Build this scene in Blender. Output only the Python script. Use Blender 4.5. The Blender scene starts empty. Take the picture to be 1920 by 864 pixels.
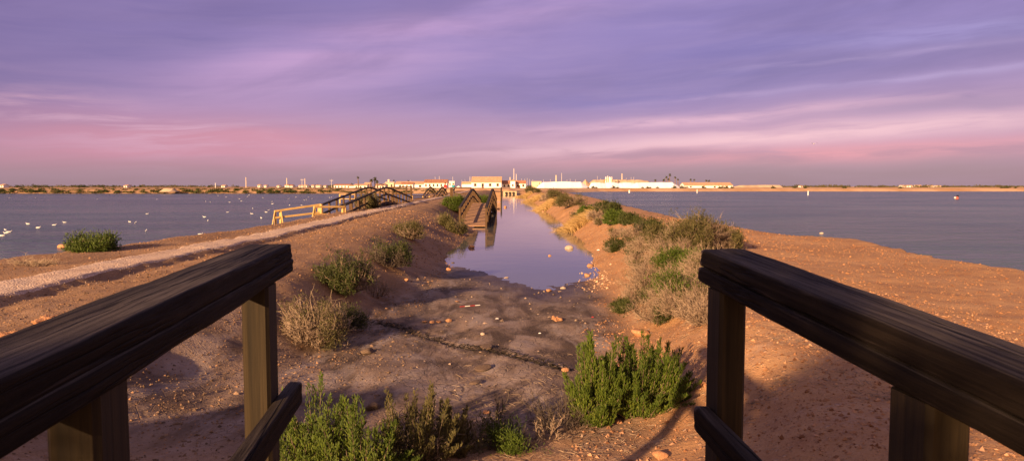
import bpy, bmesh, math, random
import numpy as np
from mathutils import Vector, Matrix
R = math.radians
rng = np.random.default_rng(7)
random.seed(7)
sc = bpy.context.scene
col = sc.collection

# ------------------------------------------------------------------ camera
CZ = 2.2
TH = math.atan(82 / 1280)
cam = bpy.data.cameras.new("camera")
cam.sensor_width = 36.0
cam.lens = 24.0
cam.clip_end = 9000
cam.clip_start = 0.05
camo = bpy.data.objects.new("camera", cam)
camo.location = (0, 0, CZ)
camo.rotation_euler = (math.pi / 2 - TH, 0, 0)
col.objects.link(camo)
sc.camera = camo
cam.dof.use_dof = True
cam.dof.focus_distance = 16
cam.dof.aperture_fstop = 16.0

def ray(px, py):
    dx, dy = px - 960, 432 - py
    return np.array([dx, 1280 * math.cos(TH) + dy * math.sin(TH), -1280 * math.sin(TH) + dy * math.cos(TH)])
def at(px, py, d):
    r = ray(px, py); k = d / r[1]
    return np.array([0, 0, CZ]) + r * k
def gp(px, py, z=0.0):
    r = ray(px, py); k = (z - CZ) / r[2]
    return np.array([0, 0, CZ]) + r * k

# ------------------------------------------------------------------ numpy noise
def _h(ix, iy, s):
    n = (ix.astype(np.int64) * 374761393 + iy.astype(np.int64) * 668265263 + s * 1442695041) & 0x7fffffff
    n = ((n ^ (n >> 13)) * 1274126177) & 0x7fffffff
    n = n ^ (n >> 16)
    return (n & 0xffff) / 65535.0
def vnoise(x, y, s=0):
    x = np.asarray(x, float); y = np.asarray(y, float)
    x, y = np.broadcast_arrays(x, y)
    ix = np.floor(x); iy = np.floor(y)
    fx = x - ix; fy = y - iy
    fx = fx * fx * (3 - 2 * fx); fy = fy * fy * (3 - 2 * fy)
    ix = ix.astype(np.int64); iy = iy.astype(np.int64)
    a = _h(ix, iy, s); b = _h(ix + 1, iy, s); c = _h(ix, iy + 1, s); d = _h(ix + 1, iy + 1, s)
    return (a * (1 - fx) + b * fx) * (1 - fy) + (c * (1 - fx) + d * fx) * fy
def fbm(x, y, s=0, o=4):
    v = 0; a = .5; t = 0
    x = np.asarray(x, float); y = np.asarray(y, float)
    for i in range(o):
        v = v + a * vnoise(x, y, s + i * 17); t += a
        x = x * 2.03 + 3.1; y = y * 2.03 + 1.7; a *= .5
    return v / t - .5
def sstep(a, b, x):
    t = np.clip((x - a) / (b - a), 0, 1)
    return t * t * (3 - 2 * t)

# ------------------------------------------------------------------ terrain
def x_left(y):
    return np.interp(y, [-10, 5, 12.8, 18, 23.9, 37, 64, 110, 149, 210], [-10.2, -10, -9.75, -9.2, -8.75, -9.6, -10.2, -12, -14, -17]) + .5 * fbm(np.asarray(y) * .5, 0, 3)
def x_right(y):
    return np.interp(y, [-10, 5, 12.2, 15.6, 19.6, 21.9, 23.9, 32.6, 60, 105, 210], [9.4, 9.2, 9.15, 9.1, 9.8, 8.4, 8.2, 7.9, 9.0, 11.5, 14]) + .55 * fbm(np.asarray(y) * .9, 5, 4)
def x_path(y):
    return np.interp(y, [-10, 5, 8.6, 20, 36, 100, 210], [-6.3, -6.5, -6.68, -6.85, -7.5, -9.3, -13])
def x_lcrest(y):
    return np.interp(y, [-10, 3, 6, 8, 10, 15, 20, 40, 100, 210], [-4.8, -5.0, -4.9, -4.3, -3.6, -3.7, -4.0, -5.2, -6.3, -7.5])
def x_ltoe(y):
    return np.interp(y, [-10, 3, 5, 8, 12, 18, 24, 30, 37.4, 39.2, 60, 210], [-2.4, -2.6, -2.6, -2.3, -1.85, -1.5, -1.2, -.75, -.45, -2.5, -2.4, -1.9])
def x_rtoe(y):
    return np.interp(y, [-10, 3, 5, 8, 12, 18, 40, 210], [.9, .9, .95, 1.3, 1.7, 1.95, 2.2, 2.3])
def x_rcrest(y):
    return np.interp(y, [-10, 3, 5, 8, 12, 20, 40, 100, 210], [2.0, 2.0, 2.2, 2.8, 3.7, 4.5, 4.7, 4.8, 5.0])
def z_bed(y):
    return np.interp(y, [-10, 2, 4, 5, 7, 10, 14.8, 20, 40, 192, 202, 215], [.5, .55, .40, .27, .17, .085, .0, -.12, -.3, -.3, .9, 1.1])
CRACK = np.array([gp(700, 596, .17)[:2], gp(760, 612, .15)[:2], gp(850, 643, .14)[:2], gp(925, 657, .15)[:2], gp(1001, 679, .16)[:2], gp(1060, 688, .2)[:2]])
def dist_poly(x, y, P):
    d = np.full(np.shape(x), 1e9)
    for a, b in zip(P[:-1], P[1:]):
        ab = b - a
        t = np.clip(((x - a[0]) * ab[0] + (y - a[1]) * ab[1]) / (ab @ ab), 0, 1)
        d = np.minimum(d, np.hypot(x - a[0] - t * ab[0], y - a[1] - t * ab[1]))
    return d
def ground_z(x, y, fine=True):
    x = np.asarray(x, float); y = np.asarray(y, float)
    wob = .5 * fbm(x * .45, y * .45, 11)
    zb = z_bed(y) + .10 * np.clip((.5 - x) / 2, 0, 1) * sstep(11, 14, y) * (1 - sstep(17, 24, y)) + .05 * np.clip((x - 1.0) / 1.2, 0, 1) * sstep(11, 14, y) * (1 - sstep(16, 22, y))
    zt = np.interp(y, [-10, 60, 150, 205], [.80, .84, .9, 1.05])
    lc, lt, rt, rc = x_lcrest(y), x_ltoe(y), x_rtoe(y), x_rcrest(y)
    w2 = wob * 1.1
    tl = 1 - sstep(0, 1, ((x + w2) - lc) / (lt - lc))
    tr = sstep(0, 1, ((x + w2) - rt) / (rc - rt))
    t = np.maximum(tl, tr)
    z = zb + (zt - zb) * t
    # mounds along the right crest and a gentle fall towards the lakes
    z = z + .16 * np.exp(-((x - rc - .2) / .9) ** 2) * (0.4 + 2 * np.clip(fbm(y * .16, 2, 9), -.2, .5)) * sstep(6, 10, y)
    z = z - .10 * sstep(0, 4.5, x - rc) + .12 * np.exp(-((x - lc + .6) / 1.1) ** 2) * sstep(7, 12, y)
    # raised gravel path with a sharp lip on its channel side
    dp = x - x_path(y)
    z = z + .055 * sstep(-1.1, -.45, dp) * (1 - sstep(.46, .60, dp + .12 * fbm(y * 1.3, 0, 21))) * sstep(-12, -5, y)
    z = z - .03 * np.exp(-((dp - .72) / .16) ** 2)
    # lake edges
    eL, eR = x_left(y), x_right(y)
    er = .12 * fbm(x * 2, y * 2, 31)
    kl = sstep(-.75, .05, x - eL + er); kr = sstep(-.75, .05, eR - x + er)
    z = -.4 + (z + .4) * np.minimum(kl, kr)
    # abutment under the near bridge and an unseen mound added behind the camera on the left to cast shade
    z = z + (.32) * np.exp(-((x) / 1.3) ** 2) * (1 - sstep(2.2, 4.4, y))
    m = np.exp(-((x + 6.3) / 1.5) ** 2 - ((y + 1.6) / 1.7) ** 2) * 1.9 + np.exp(-((x + 3.9) / 1.2) ** 2 - ((y + .9) / 1.4) ** 2) * .5
    z = z + m * (1 + .5 * fbm(x * 1.2, y * 1.2, 41))
    if fine:
        inb = (1 - t)
        z = z + .10 * fbm(x * .8, y * .8, 51) * (.35 + .65 * t) + .05 * fbm(x * 3, y * 3, 52) * (.5 + .5 * t) + .022 * fbm(x * 9, y * 9, 53)
        z = z + .035 * fbm(x * 2.6 + y * .5, y * .55, 54) * inb * (1 - sstep(12, 15, y))
        z = z + inb * .02 * np.sin(4.2 * (x + .22 * y)) * (1 - sstep(10, 14, y))
        dc = dist_poly(x + .10 * fbm(x * 3, y * 3, 61), y + .10 * fbm(x * 3, y * 3, 62), CRACK)
        z = z - .055 * np.exp(-(dc / .035) ** 2) + .03 * np.exp(-((dc - .09) / .05) ** 2)
    return z
def mud_mask(x, y):
    lc, lt, rt, rc = x_lcrest(y), x_ltoe(y), x_rtoe(y), x_rcrest(y)
    w = .6 * fbm(x * .9, y * .9, 71)
    m = sstep(-.9, .1, (x + w) - lt) * (1 - sstep(-.35, .35, (x + w) - rt))
    near = (1 - sstep(7, 11, y)) * sstep(-5.2, -3.4, x + w) * (1 - sstep(-.35, .35, x + w - rt)) * sstep(4.2, 5.6, y)
    return np.clip(np.maximum(m * sstep(4.4, 6.2, y + w), near * .8), 0, 1)
def on_ground(px, py, dmax=180):
    r = ray(px, py); ys = np.geomspace(2.5, dmax, 3000)
    k = ys / r[1]
    z = CZ + r[2] * k; x = r[0] * k
    g = np.maximum(ground_z(x, ys, False), 0)
    i = np.argmax(z <= g)
    return np.array([x[i], ys[i], float(ground_z(x[i], ys[i]))])

# ------------------------------------------------------------------ mesh helpers
def mesh_np(name, V, Fs, smooth=False, attrs=None):
    me = bpy.data.meshes.new(name)
    V = np.asarray(V, np.float32)
    Fs = [np.asarray(f, np.int32) for f in Fs if len(f)]
    me.vertices.add(len(V)); me.vertices.foreach_set("co", V.ravel())
    nl = sum(f.size for f in Fs); nf = sum(len(f) for f in Fs)
    me.loops.add(nl); me.loops.foreach_set("vertex_index", np.concatenate([f.ravel() for f in Fs]))
    me.polygons.add(nf)
    tot = np.concatenate([np.full(len(f), f.shape[1], np.int32) for f in Fs])
    st = np.concatenate([[0], np.cumsum(tot)[:-1]]).astype(np.int32)
    me.polygons.foreach_set("loop_start", st)
    me.polygons.foreach_set("loop_total", tot)
    me.polygons.foreach_set("use_smooth", np.full(nf, smooth))
    me.update(calc_edges=True)
    for k, a in (attrs or {}).items():
        at_ = me.attributes.new(k, 'FLOAT', 'POINT')
        at_.data.foreach_set("value", np.asarray(a, np.float32))
    me.validate()
    return me
def link(name, me, mat=None, parent=None, loc=None):
    o = bpy.data.objects.new(name, me); col.objects.link(o)
    if mat is not None and me is not None and not me.materials: me.materials.append(mat)
    if parent is not None: o.parent = parent
    if loc is not None: o.location = [float(c) for c in loc]
    return o
def tag(o, label=None, cat=None, group=None, kind=None):
    if label: o["label"] = label
    if cat: o["category"] = cat
    if group: o["group"] = group
    if kind: o["kind"] = kind
    return o
def thing(name, loc, label, cat, group=None, rz=0):
    o = bpy.data.objects.new(name, None); col.objects.link(o)
    o.empty_display_size = .2
    o.location = [float(c) for c in loc]; o.rotation_euler = (0, 0, rz)
    return tag(o, label, cat, group)
def dup(root, loc, label=None, group=None, rz=None, scale=None):
    r = root.copy(); col.objects.link(r); r.location = [float(c) for c in loc]
    if rz is not None: r.rotation_euler = (0, 0, rz)
    if scale is not None: r.scale = (scale,) * 3 if np.isscalar(scale) else scale
    if label: r["label"] = label
    if group: r["group"] = group
    for ch in list(root.children):
        c = ch.copy(); col.objects.link(c); c.parent = r
        for g in list(ch.children):
            q = g.copy(); col.objects.link(q); q.parent = c
    return r
class MB:
    def __init__(s): s.V = []; s.F = {}; s.n = 0; s.A = []
    def add(s, V, F, a=0.0):
        V = np.asarray(V, float); F = np.asarray(F, int)
        s.V.append(V); s.F.setdefault(F.shape[1], []).append(F + s.n); s.n += len(V)
        s.A.append(np.broadcast_to(np.asarray(a, float), (len(V),)))
    def box(s, lo, hi, a=0.0):
        x0, y0, z0 = lo; x1, y1, z1 = hi
        V = [(x0, y0, z0), (x1, y0, z0), (x1, y1, z0), (x0, y1, z0), (x0, y0, z1), (x1, y0, z1), (x1, y1, z1), (x0, y1, z1)]
        s.add(V, [(0, 3, 2, 1), (4, 5, 6, 7), (0, 1, 5, 4), (1, 2, 6, 5), (2, 3, 7, 6), (3, 0, 4, 7)], a)
    def bar(s, p0, p1, w, h, up=(0, 0, 1), a=0.0, bev=.12):
        p0 = np.array(p0, float); p1 = np.array(p1, float)
        d = p1 - p0; d /= np.linalg.norm(d)
        x = np.cross(d, up); x /= np.linalg.norm(x); u = np.cross(x, d)
        b = bev * min(w, h)
        pr = [(-w/2 + b, -h/2), (w/2 - b, -h/2), (w/2, -h/2 + b), (w/2, h/2 - b), (w/2 - b, h/2), (-w/2 + b, h/2), (-w/2, h/2 - b), (-w/2, -h/2 + b)]
        V = [p + x * q[0] + u * q[1] for p in (p0, p1) for q in pr]
        n = 8
        s.add(V, [(i, (i + 1) % n, n + (i + 1) % n, n + i) for i in range(n)], a)
        s.F.setdefault(8, []).append(np.array([list(range(n))[::-1], list(range(n, 2 * n))]) + s.n - 16)
    def path(s, pts, w, h, a=0.0, bev=.2):
        pts = np.asarray(pts, float); N = len(pts)
        b = bev * min(w, h)
        pr = np.array([(-w/2 + b, -h/2), (w/2 - b, -h/2), (w/2, -h/2 + b), (w/2, h/2 - b), (w/2 - b, h/2), (-w/2 + b, h/2), (-w/2, h/2 - b), (-w/2, -h/2 + b)])
        V = []
        for i, p in enumerate(pts):
            d = pts[min(i + 1, N - 1)] - pts[max(i - 1, 0)]; d /= np.linalg.norm(d)
            x = np.cross(d, (0, 0, 1)); x /= np.linalg.norm(x); u = np.cross(x, d)
            for q in pr: V.append(p + x * q[0] + u * q[1])
        F = [(i * 8 + k, i * 8 + (k + 1) % 8, (i + 1) * 8 + (k + 1) % 8, (i + 1) * 8 + k) for i in range(N - 1) for k in range(8)]
        s.add(V, F, a)
        s.F.setdefault(8, []).append(np.array([list(range(8))[::-1], list(range((N - 1) * 8, N * 8))]) + s.n - N * 8)
    def tube(s, p0, p1, r0, r1, k=8, a=0.0):
        V, F = prisms(np.array([p0], float), np.array([p1], float), np.array([r0]), np.array([r1]), k)
        s.add(V, F, a)
        s.F.setdefault(k, []).append(np.array([list(range(k))[::-1], list(range(k, 2 * k))]) + s.n - 2 * k)
    def build(s, name, mat, parent=None, loc=None, smooth=False):
        me = mesh_np(name, np.concatenate(s.V), [np.concatenate(f) for f in s.F.values()], smooth, {'var': np.concatenate(s.A)})
        return link(name, me, mat, parent, loc)
def prisms(P0, P1, r0, r1, k=3):
    d = P1 - P0
    L = np.linalg.norm(d, axis=1, keepdims=True) + 1e-9
    d = d / L
    ref = np.where(np.abs(d[:, 2:3]) > .9, np.array([[1., 0, 0]]), np.array([[0., 0, 1]]))
    x = np.cross(d, ref); x /= np.linalg.norm(x, axis=1, keepdims=True) + 1e-9
    u = np.cross(x, d)
    N = len(P0); V = np.zeros((N, 2 * k, 3))
    for i in range(k):
        c, s_ = math.cos(2 * math.pi * i / k), math.sin(2 * math.pi * i / k)
        o = x * c + u * s_
        V[:, i] = P0 + o * np.asarray(r0)[:, None]
        V[:, k + i] = P1 + o * np.asarray(r1)[:, None]
    base = (np.arange(N) * 2 * k)[:, None, None]
    F = np.array([(i, (i + 1) % k, k + (i + 1) % k, k + i) for i in range(k)])[None] + base
    return V.reshape(-1, 3), F.reshape(-1, 4)
def rdir(n, up=0.0):
    v = rng.normal(size=(n, 3)); v[:, 2] += up
    return v / np.linalg.norm(v, axis=1, keepdims=True)

# ------------------------------------------------------------------ materials
class E:
    """tiny node expression builder"""
    def __init__(s, nt, sock): s.nt = nt; s.s = sock
    def _m(s, op, *a, clamp=False):
        n = s.nt.nodes.new('ShaderNodeMath'); n.operation = op; n.use_clamp = clamp
        for i, v in enumerate((s,) + a):
            if isinstance(v, E): s.nt.links.new(v.s, n.inputs[i])
            else: n.inputs[i].default_value = v
        return E(s.nt, n.outputs[0])
    def __add__(s, o): return s._m('ADD', o)
    __radd__ = __add__
    def __mul__(s, o): return s._m('MULTIPLY', o)
    __rmul__ = __mul__
    def __sub__(s, o): return s._m('SUBTRACT', o)
    def __rsub__(s, o): return (s * -1.0) + o
    def __truediv__(s, o): return s._m('DIVIDE', o)
    def pow(s, o): return s._m('POWER', o)
    def clamp(s): return s._m('ADD', 0.0, clamp=True)
    def gauss(s, c, w):
        t = (s - c) / w
        return ((t * t) * -1.0)._m('EXPONENT')
    def ss(s, a, b):
        n = s.nt.nodes.new('ShaderNodeMapRange'); n.interpolation_type = 'SMOOTHSTEP'
        s.nt.links.new(s.s, n.inputs[0])
        n.inputs[1].default_value = a; n.inputs[2].default_value = b
        n.inputs[3].default_value = 0; n.inputs[4].default_value = 1
        return E(s.nt, n.outputs[0])
def mixc(nt, f, a, b, mode='MIX'):
    n = nt.nodes.new('ShaderNodeMix'); n.data_type = 'RGBA'; n.blend_type = mode
    for sock, v in ((n.inputs[0], f), (n.inputs[6], a), (n.inputs[7], b)):
        if isinstance(v, E): nt.links.new(v.s, sock)
        elif isinstance(v, bpy.types.NodeSocket): nt.links.new(v, sock)
        elif isinstance(v, (tuple, list)): sock.default_value = (*v, 1) if len(v) == 3 else v
        else: sock.default_value = v
    return n.outputs[2]
def vec(nt, coord, scale):
    n = nt.nodes.new('ShaderNodeVectorMath'); n.operation = 'MULTIPLY'
    nt.links.new(coord, n.inputs[0]); n.inputs[1].default_value = scale
    return n.outputs[0]
def comb(nt, x, y, z=0.0):
    n = nt.nodes.new('ShaderNodeCombineXYZ')
    for i, v in enumerate((x, y, z)):
        if isinstance(v, E): nt.links.new(v.s, n.inputs[i])
        else: n.inputs[i].default_value = v
    return n.outputs[0]
def noise(nt, v, scale, detail=4, rough=.55, dist=0.0):
    n = nt.nodes.new('ShaderNodeTexNoise'); n.inputs['Scale'].default_value = scale
    n.inputs['Detail'].default_value = detail; n.inputs['Roughness'].default_value = rough
    n.inputs['Distortion'].default_value = dist
    nt.links.new(v, n.inputs['Vector'])
    return E(nt, n.outputs[0])
def voro(nt, v, scale, feat='F1', rnd=1.0):
    n = nt.nodes.new('ShaderNodeTexVoronoi'); n.feature = feat
    n.inputs['Scale'].default_value = scale; n.inputs['Randomness'].default_value = rnd
    nt.links.new(v, n.inputs['Vector'])
    return n
def attr(nt, name):
    n = nt.nodes.new('ShaderNodeAttribute'); n.attribute_name = name
    return E(nt, n.outputs['Fac'])
def bump(nt, h, strength, dist, normal=None):
    n = nt.nodes.new('ShaderNodeBump'); n.inputs['Strength'].default_value = strength; n.inputs['Distance'].default_value = dist
    nt.links.new(h.s if isinstance(h, E) else h, n.inputs['Height'])
    if normal is not None: nt.links.new(normal, n.inputs['Normal'])
    return n.outputs[0]
def newmat(name):
    m = bpy.data.materials.new(name); m.use_nodes = True
    nt = m.node_tree
    p = nt.nodes['Principled BSDF']
    tc = nt.nodes.new('ShaderNodeTexCoord')
    geo = nt.nodes.new('ShaderNodeNewGeometry')
    return m, nt, p, tc.outputs['Object'], geo.outputs['Position']
def setc(nt, p, c, rough=.85, n=None, spec=.3):
    if isinstance(c, (tuple, list)): p.inputs['Base Color'].default_value = (*c, 1)
    else: nt.links.new(c, p.inputs['Base Color'])
    if isinstance(rough, E): nt.links.new(rough.s, p.inputs['Roughness'])
    else: p.inputs['Roughness'].default_value = rough
    p.inputs['Specular IOR Level'].default_value = spec
    if n is not None: nt.links.new(n, p.inputs['Normal'])

def m_plain(name, c, rough=.85, vary=.15, scale=3.0, spec=.3, bmp=.15):
    m, nt, p, ob, pos = newmat(name)
    n1 = noise(nt, ob, scale, 5)
    c2 = tuple(v * (1 - vary * 2) for v in c); c3 = tuple(min(1, v * (1 + vary)) for v in c)
    setc(nt, p, mixc(nt, n1.ss(.3, .7), c2, c3), rough, bump(nt, n1, bmp, .02), spec)
    return m

def m_ground():
    m, nt, p, ob, pos = newmat('bare_earth')
    mud = attr(nt, 'mud'); red = attr(nt, 'red')
    big = noise(nt, pos, .55, 4, .6); mid = noise(nt, pos, 3.2, 6, .65); fin = noise(nt, pos, 22, 5, .7)
    browns = mixc(nt, big.ss(.32, .68), (.235, .138, .072), (.350, .215, .118))
    reds = mixc(nt, big.ss(.32, .68), (.385, .212, .096), (.49, .288, .140))
    e = mixc(nt, red, browns, reds)
    e = mixc(nt, mid.ss(.35, .75) * .55, e, mixc(nt, red, (.17, .10, .062), (.28, .125, .058)))
    n40 = noise(nt, pos, 62, 3, .75)
    e = mixc(nt, n40.ss(.52, .72) * .55, e, mixc(nt, red, (.11, .06, .034), (.20, .092, .042)))
    e = mixc(nt, (1.0 - n40).ss(.56, .72) * .45, e, mixc(nt, red, (.38, .25, .155), (.56, .34, .19)))
    # pale stones scattered in the soil
    v1 = voro(nt, pos, 17); v2 = voro(nt, pos, 46)
    cellr = nt.nodes.new('ShaderNodeSeparateColor'); nt.links.new(v1.outputs['Color'], cellr.inputs[0])
    cr = E(nt, cellr.outputs[0])
    stone = (1.0 - E(nt, v1.outputs['Distance']).ss(.18, .34)) * cr.ss(.70, .74)
    cell2 = nt.nodes.new('ShaderNodeSeparateColor'); nt.links.new(v2.outputs['Color'], cell2.inputs[0])
    cr2 = E(nt, cell2.outputs[0])
    st2 = (1.0 - E(nt, v2.outputs['Distance']).ss(.2, .4)) * cr2.ss(.55, .6)
    e = mixc(nt, st2 * .35, e, mixc(nt, E(nt, cell2.outputs[1]).ss(.3, .7), (.20, .11, .07), (.62, .42, .28)))
    e = mixc(nt, stone * .4, e, mixc(nt, E(nt, cellr.outputs[1]).ss(.3, .7), (.30, .16, .09), (.60, .40, .27)))
    # mud of the dry bed: grey brown, dark wet parts, white salt crust
    stretch = vec(nt, pos, (1.6, .7, 1.0))
    mn = noise(nt, stretch, 1.3, 6, .62, .6)
    mf = noise(nt, pos, 9, 6, .7)
    mc = mixc(nt, mn.ss(.36, .62), (.080, .054, .039), (.265, .190, .142))
    mc = mixc(nt, mf.ss(.5, .8) * .6, mc, (.085, .058, .042))
    salt = noise(nt, vec(nt, pos, (1.2, .8, 1)), 1.1, 7, .68, .3).ss(.585, .70) * noise(nt, pos, 14, 4, .7).ss(.32, .60)
    film = noise(nt, vec(nt, pos, (2.6, .9, 1)), 1.0, 6, .65, .5).ss(.47, .66)
    mc = mixc(nt, film * .75, mc, (.34, .275, .240))
    ck = voro(nt, vec(nt, pos, (1, .8, 1)), 7.5, 'DISTANCE_TO_EDGE')
    crkd = (1.0 - E(nt, ck.outputs['Distance']).ss(.0, .05)) * noise(nt, pos, 1.4, 3).ss(.45, .6)
    mc = mixc(nt, crkd * .55, mc, (.05, .033, .022))
    deb = noise(nt, vec(nt, pos, (18, 34, 20)), 1.0, 5, .75).ss(.60, .68) * noise(nt, pos, 2.3, 4).ss(.42, .6)
    mc = mixc(nt, deb * .8, mc, (.035, .024, .017))
    mc = mixc(nt, salt * .6, mc, (.42, .33, .28))
    mc = mixc(nt, st2 * .22, mc, (.34, .24, .17))
    sy_ = nt.nodes.new('ShaderNodeSeparateXYZ'); nt.links.new(pos, sy_.inputs[0])
    nearm = 1.0 - E(nt, sy_.outputs[1]).ss(6.5, 9.5)
    crust = noise(nt, pos, 2.1, 7, .7, .4).ss(.52, .66) * noise(nt, pos, 21, 4, .7).ss(.38, .62) * nearm
    e = mixc(nt, crust * .5, e, (.46, .33, .25))
    wet = attr(nt, 'wet')
    mc = mixc(nt, wet * .75, mc, (.050, .034, .025))
    c = mixc(nt, mud, e, mc)
    c = mixc(nt, attr(nt, 'crack') * .8, c, (.03, .022, .018))
    h = fin * .35 + n40 * .16 + mid * .35 + stone * .35 + st2 * .22 + mf * mud * .5 - crkd * mud * .3 + deb * mud * .5
    rough = .92 - wet * .45
    setc(nt, p, c, rough, bump(nt, h, .75, .05), .25)
    return m

def m_path():
    m, nt, p, ob, pos = newmat('path_gravel')
    v1 = voro(nt, pos, 34); v2 = voro(nt, pos, 80)
    s = nt.nodes.new('ShaderNodeSeparateColor'); nt.links.new(v1.outputs['Color'], s.inputs[0])
    big = noise(nt, pos, 1.5, 5)
    c = mixc(nt, E(nt, s.outputs[0]), (.56, .41, .30), (.78, .63, .49))
    c = mixc(nt, big.ss(.4, .75) * .5, c, (.50, .33, .22))
    c = mixc(nt, E(nt, v1.outputs['Distance']).ss(.32, .6) * .6, c, (.36, .24, .17))
    h = (1.0 - E(nt, v1.outputs['Distance'])) * .8 + (1.0 - E(nt, v2.outputs['Distance'])) * .3
    setc(nt, p, c, .9, bump(nt, h, .8, .02), .2)
    return m

def m_far():
    m, nt, p, ob, pos = newmat('far_earth')
    n1 = noise(nt, vec(nt, pos, (1, .25, 1)), .05, 6, .65); n2 = noise(nt, pos, .4, 5, .6)
    c = mixc(nt, n1.ss(.35, .65), (.50, .29, .14), (.70, .46, .27))
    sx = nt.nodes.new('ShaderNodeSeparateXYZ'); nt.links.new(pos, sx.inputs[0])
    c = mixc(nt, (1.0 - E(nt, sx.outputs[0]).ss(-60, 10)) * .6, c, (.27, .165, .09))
    c = mixc(nt, n2.ss(.5, .75) * .6, c, (.20, .125, .065))
    setc(nt, p, c, .95, bump(nt, n2, .5, .4), .1)
    return m

def m_water(name, base, bx, by, bs, rough, spec=.5):
    m, nt, p, ob, pos = newmat(name)
    a = noise(nt, vec(nt, pos, bx), 1.0, 4, .6)
    b = noise(nt, vec(nt, pos, by), 1.0, 3, .55, .4)
    g = noise(nt, vec(nt, pos, (.03, .05, 1)), 1.0, 3, .5)
    h = a * .6 + b * 1.0
    setc(nt, p, mixc(nt, g.ss(.35, .65), base, tuple(v * 1.25 for v in base)), rough, bump(nt, h, bs[0], bs[1]), spec)
    wp = noise(nt, vec(nt, pos, (.035, .11, 1)), 1.0, 4, .6, .8)
    rr = wp.ss(.30, .72) * (rough * .45) + rough * .78
    nt.links.new(rr.s, p.inputs['Roughness'])
    p.inputs['IOR'].default_value = 1.33
    return m

def m_wood_dark():
    m, nt, p, ob, pos = newmat('dark_stained_wood')
    g1 = noise(nt, vec(nt, ob, (60, 1.6, 60)), 1.0, 8, .72, .6)
    g2 = noise(nt, vec(nt, ob, (240, 5.0, 240)), 1.0, 5, .75)
    pt = noise(nt, vec(nt, ob, (9, 1.6, 9)), 1.0, 5, .6, .5)
    c = mixc(nt, g1.ss(.3, .7), (.0055, .0038, .0026), (.021, .0150, .0102))
    gn = nt.nodes.new('ShaderNodeNewGeometry'); sn = nt.nodes.new('ShaderNodeSeparateXYZ'); nt.links.new(gn.outputs['Normal'], sn.inputs[0])
    bleach = E(nt, sn.outputs[2]).ss(.75, .95) * noise(nt, vec(nt, ob, (7, .7, 7)), 1.0, 4, .6, .4).ss(.36, .62) * g1.ss(.32, .60)
    c = mixc(nt, bleach * .8, c, (.120, .100, .086))
    c = mixc(nt, pt.ss(.58, .8) * .25, c, (.018, .014, .012))
    wear = attr(nt, 'wear')
    wr = (wear * (pt * .8 + g1 * .7) )  .ss(.74, 1.05) * .45
    c = mixc(nt, wr, c, mixc(nt, g2, (.09, .07, .058), (.26, .21, .18)))
    cr = (1.0 - noise(nt, vec(nt, ob, (22, .55, 22)), 1.0, 2, .5, .25).gauss(.5, .008) * .0)
    crack = noise(nt, vec(nt, ob, (17, .55, 17)), 1.0, 4, .55, .3).gauss(.5, .014) * noise(nt, vec(nt, ob, (5, .9, 5)), 1.0, 2).ss(.42, .55)
    c = mixc(nt, crack * .9, c, (.003, .0025, .002))
    h = g1 * .7 + g2 * .4 - crack * 1.8
    setc(nt, p, c, .60 + g2 * .3, bump(nt, h, .65, .007), .09)
    return m

def m_wood(name, c1, c2, sc_=(30, 1.2, 30), rough=.8, axis='y'):
    m, nt, p, ob, pos = newmat(name)
    if axis == 'z': sc_ = (sc_[0], sc_[0], sc_[1])
    if axis == 'x': sc_ = (sc_[1], sc_[0], sc_[0])
    g1 = noise(nt, vec(nt, ob, sc_), 1.0, 6, .65, .3)
    g2 = noise(nt, ob, 2.5, 4)
    v = attr(nt, 'var')
    c = mixc(nt, g1.ss(.3, .7), c1, c2)
    c = mixc(nt, g2.ss(.4, .7) * .35, c, tuple(x * .6 for x in c1))
    c = mixc(nt, v * .5, c, tuple(x * .5 for x in c1))
    setc(nt, p, c, rough, bump(nt, g1, .4, .006), .25)
    return m

def m_leaf(name, c1, c2, tip, trans=.25):
    m, nt, p, ob, pos = newmat(name)
    v = attr(nt, 'var'); t = attr(nt, 'tip')
    c = mixc(nt, v, c1, c2)
    c = mixc(nt, t.ss(.55, 1.0) * .7, c, tip)
    setc(nt, p, c, .6, None, .25)
    tr = nt.nodes.new('ShaderNodeBsdfTranslucent'); nt.links.new(c, tr.inputs[0])
    mx = nt.nodes.new('ShaderNodeMixShader'); mx.inputs[0].default_value = trans
    out = nt.nodes['Material Output']
    nt.links.new(p.outputs[0], mx.inputs[1]); nt.links.new(tr.outputs[0], mx.inputs[2]); nt.links.new(mx.outputs[0], out.inputs[0])
    return m

def m_rock(name, c1, c2):
    m, nt, p, ob, pos = newmat(name)
    n1 = noise(nt, ob, 7, 6, .65); n2 = noise(nt, ob, 40, 5, .7)
    c = mixc(nt, n1.ss(.3, .7), c1, c2)
    c = mixc(nt, n2.ss(.55, .75) * .4, c, tuple(x * .5 for x in c1))
    setc(nt, p, c, .9, bump(nt, n1 * .7 + n2 * .4, .6, .03), .2)
    return m

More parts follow.
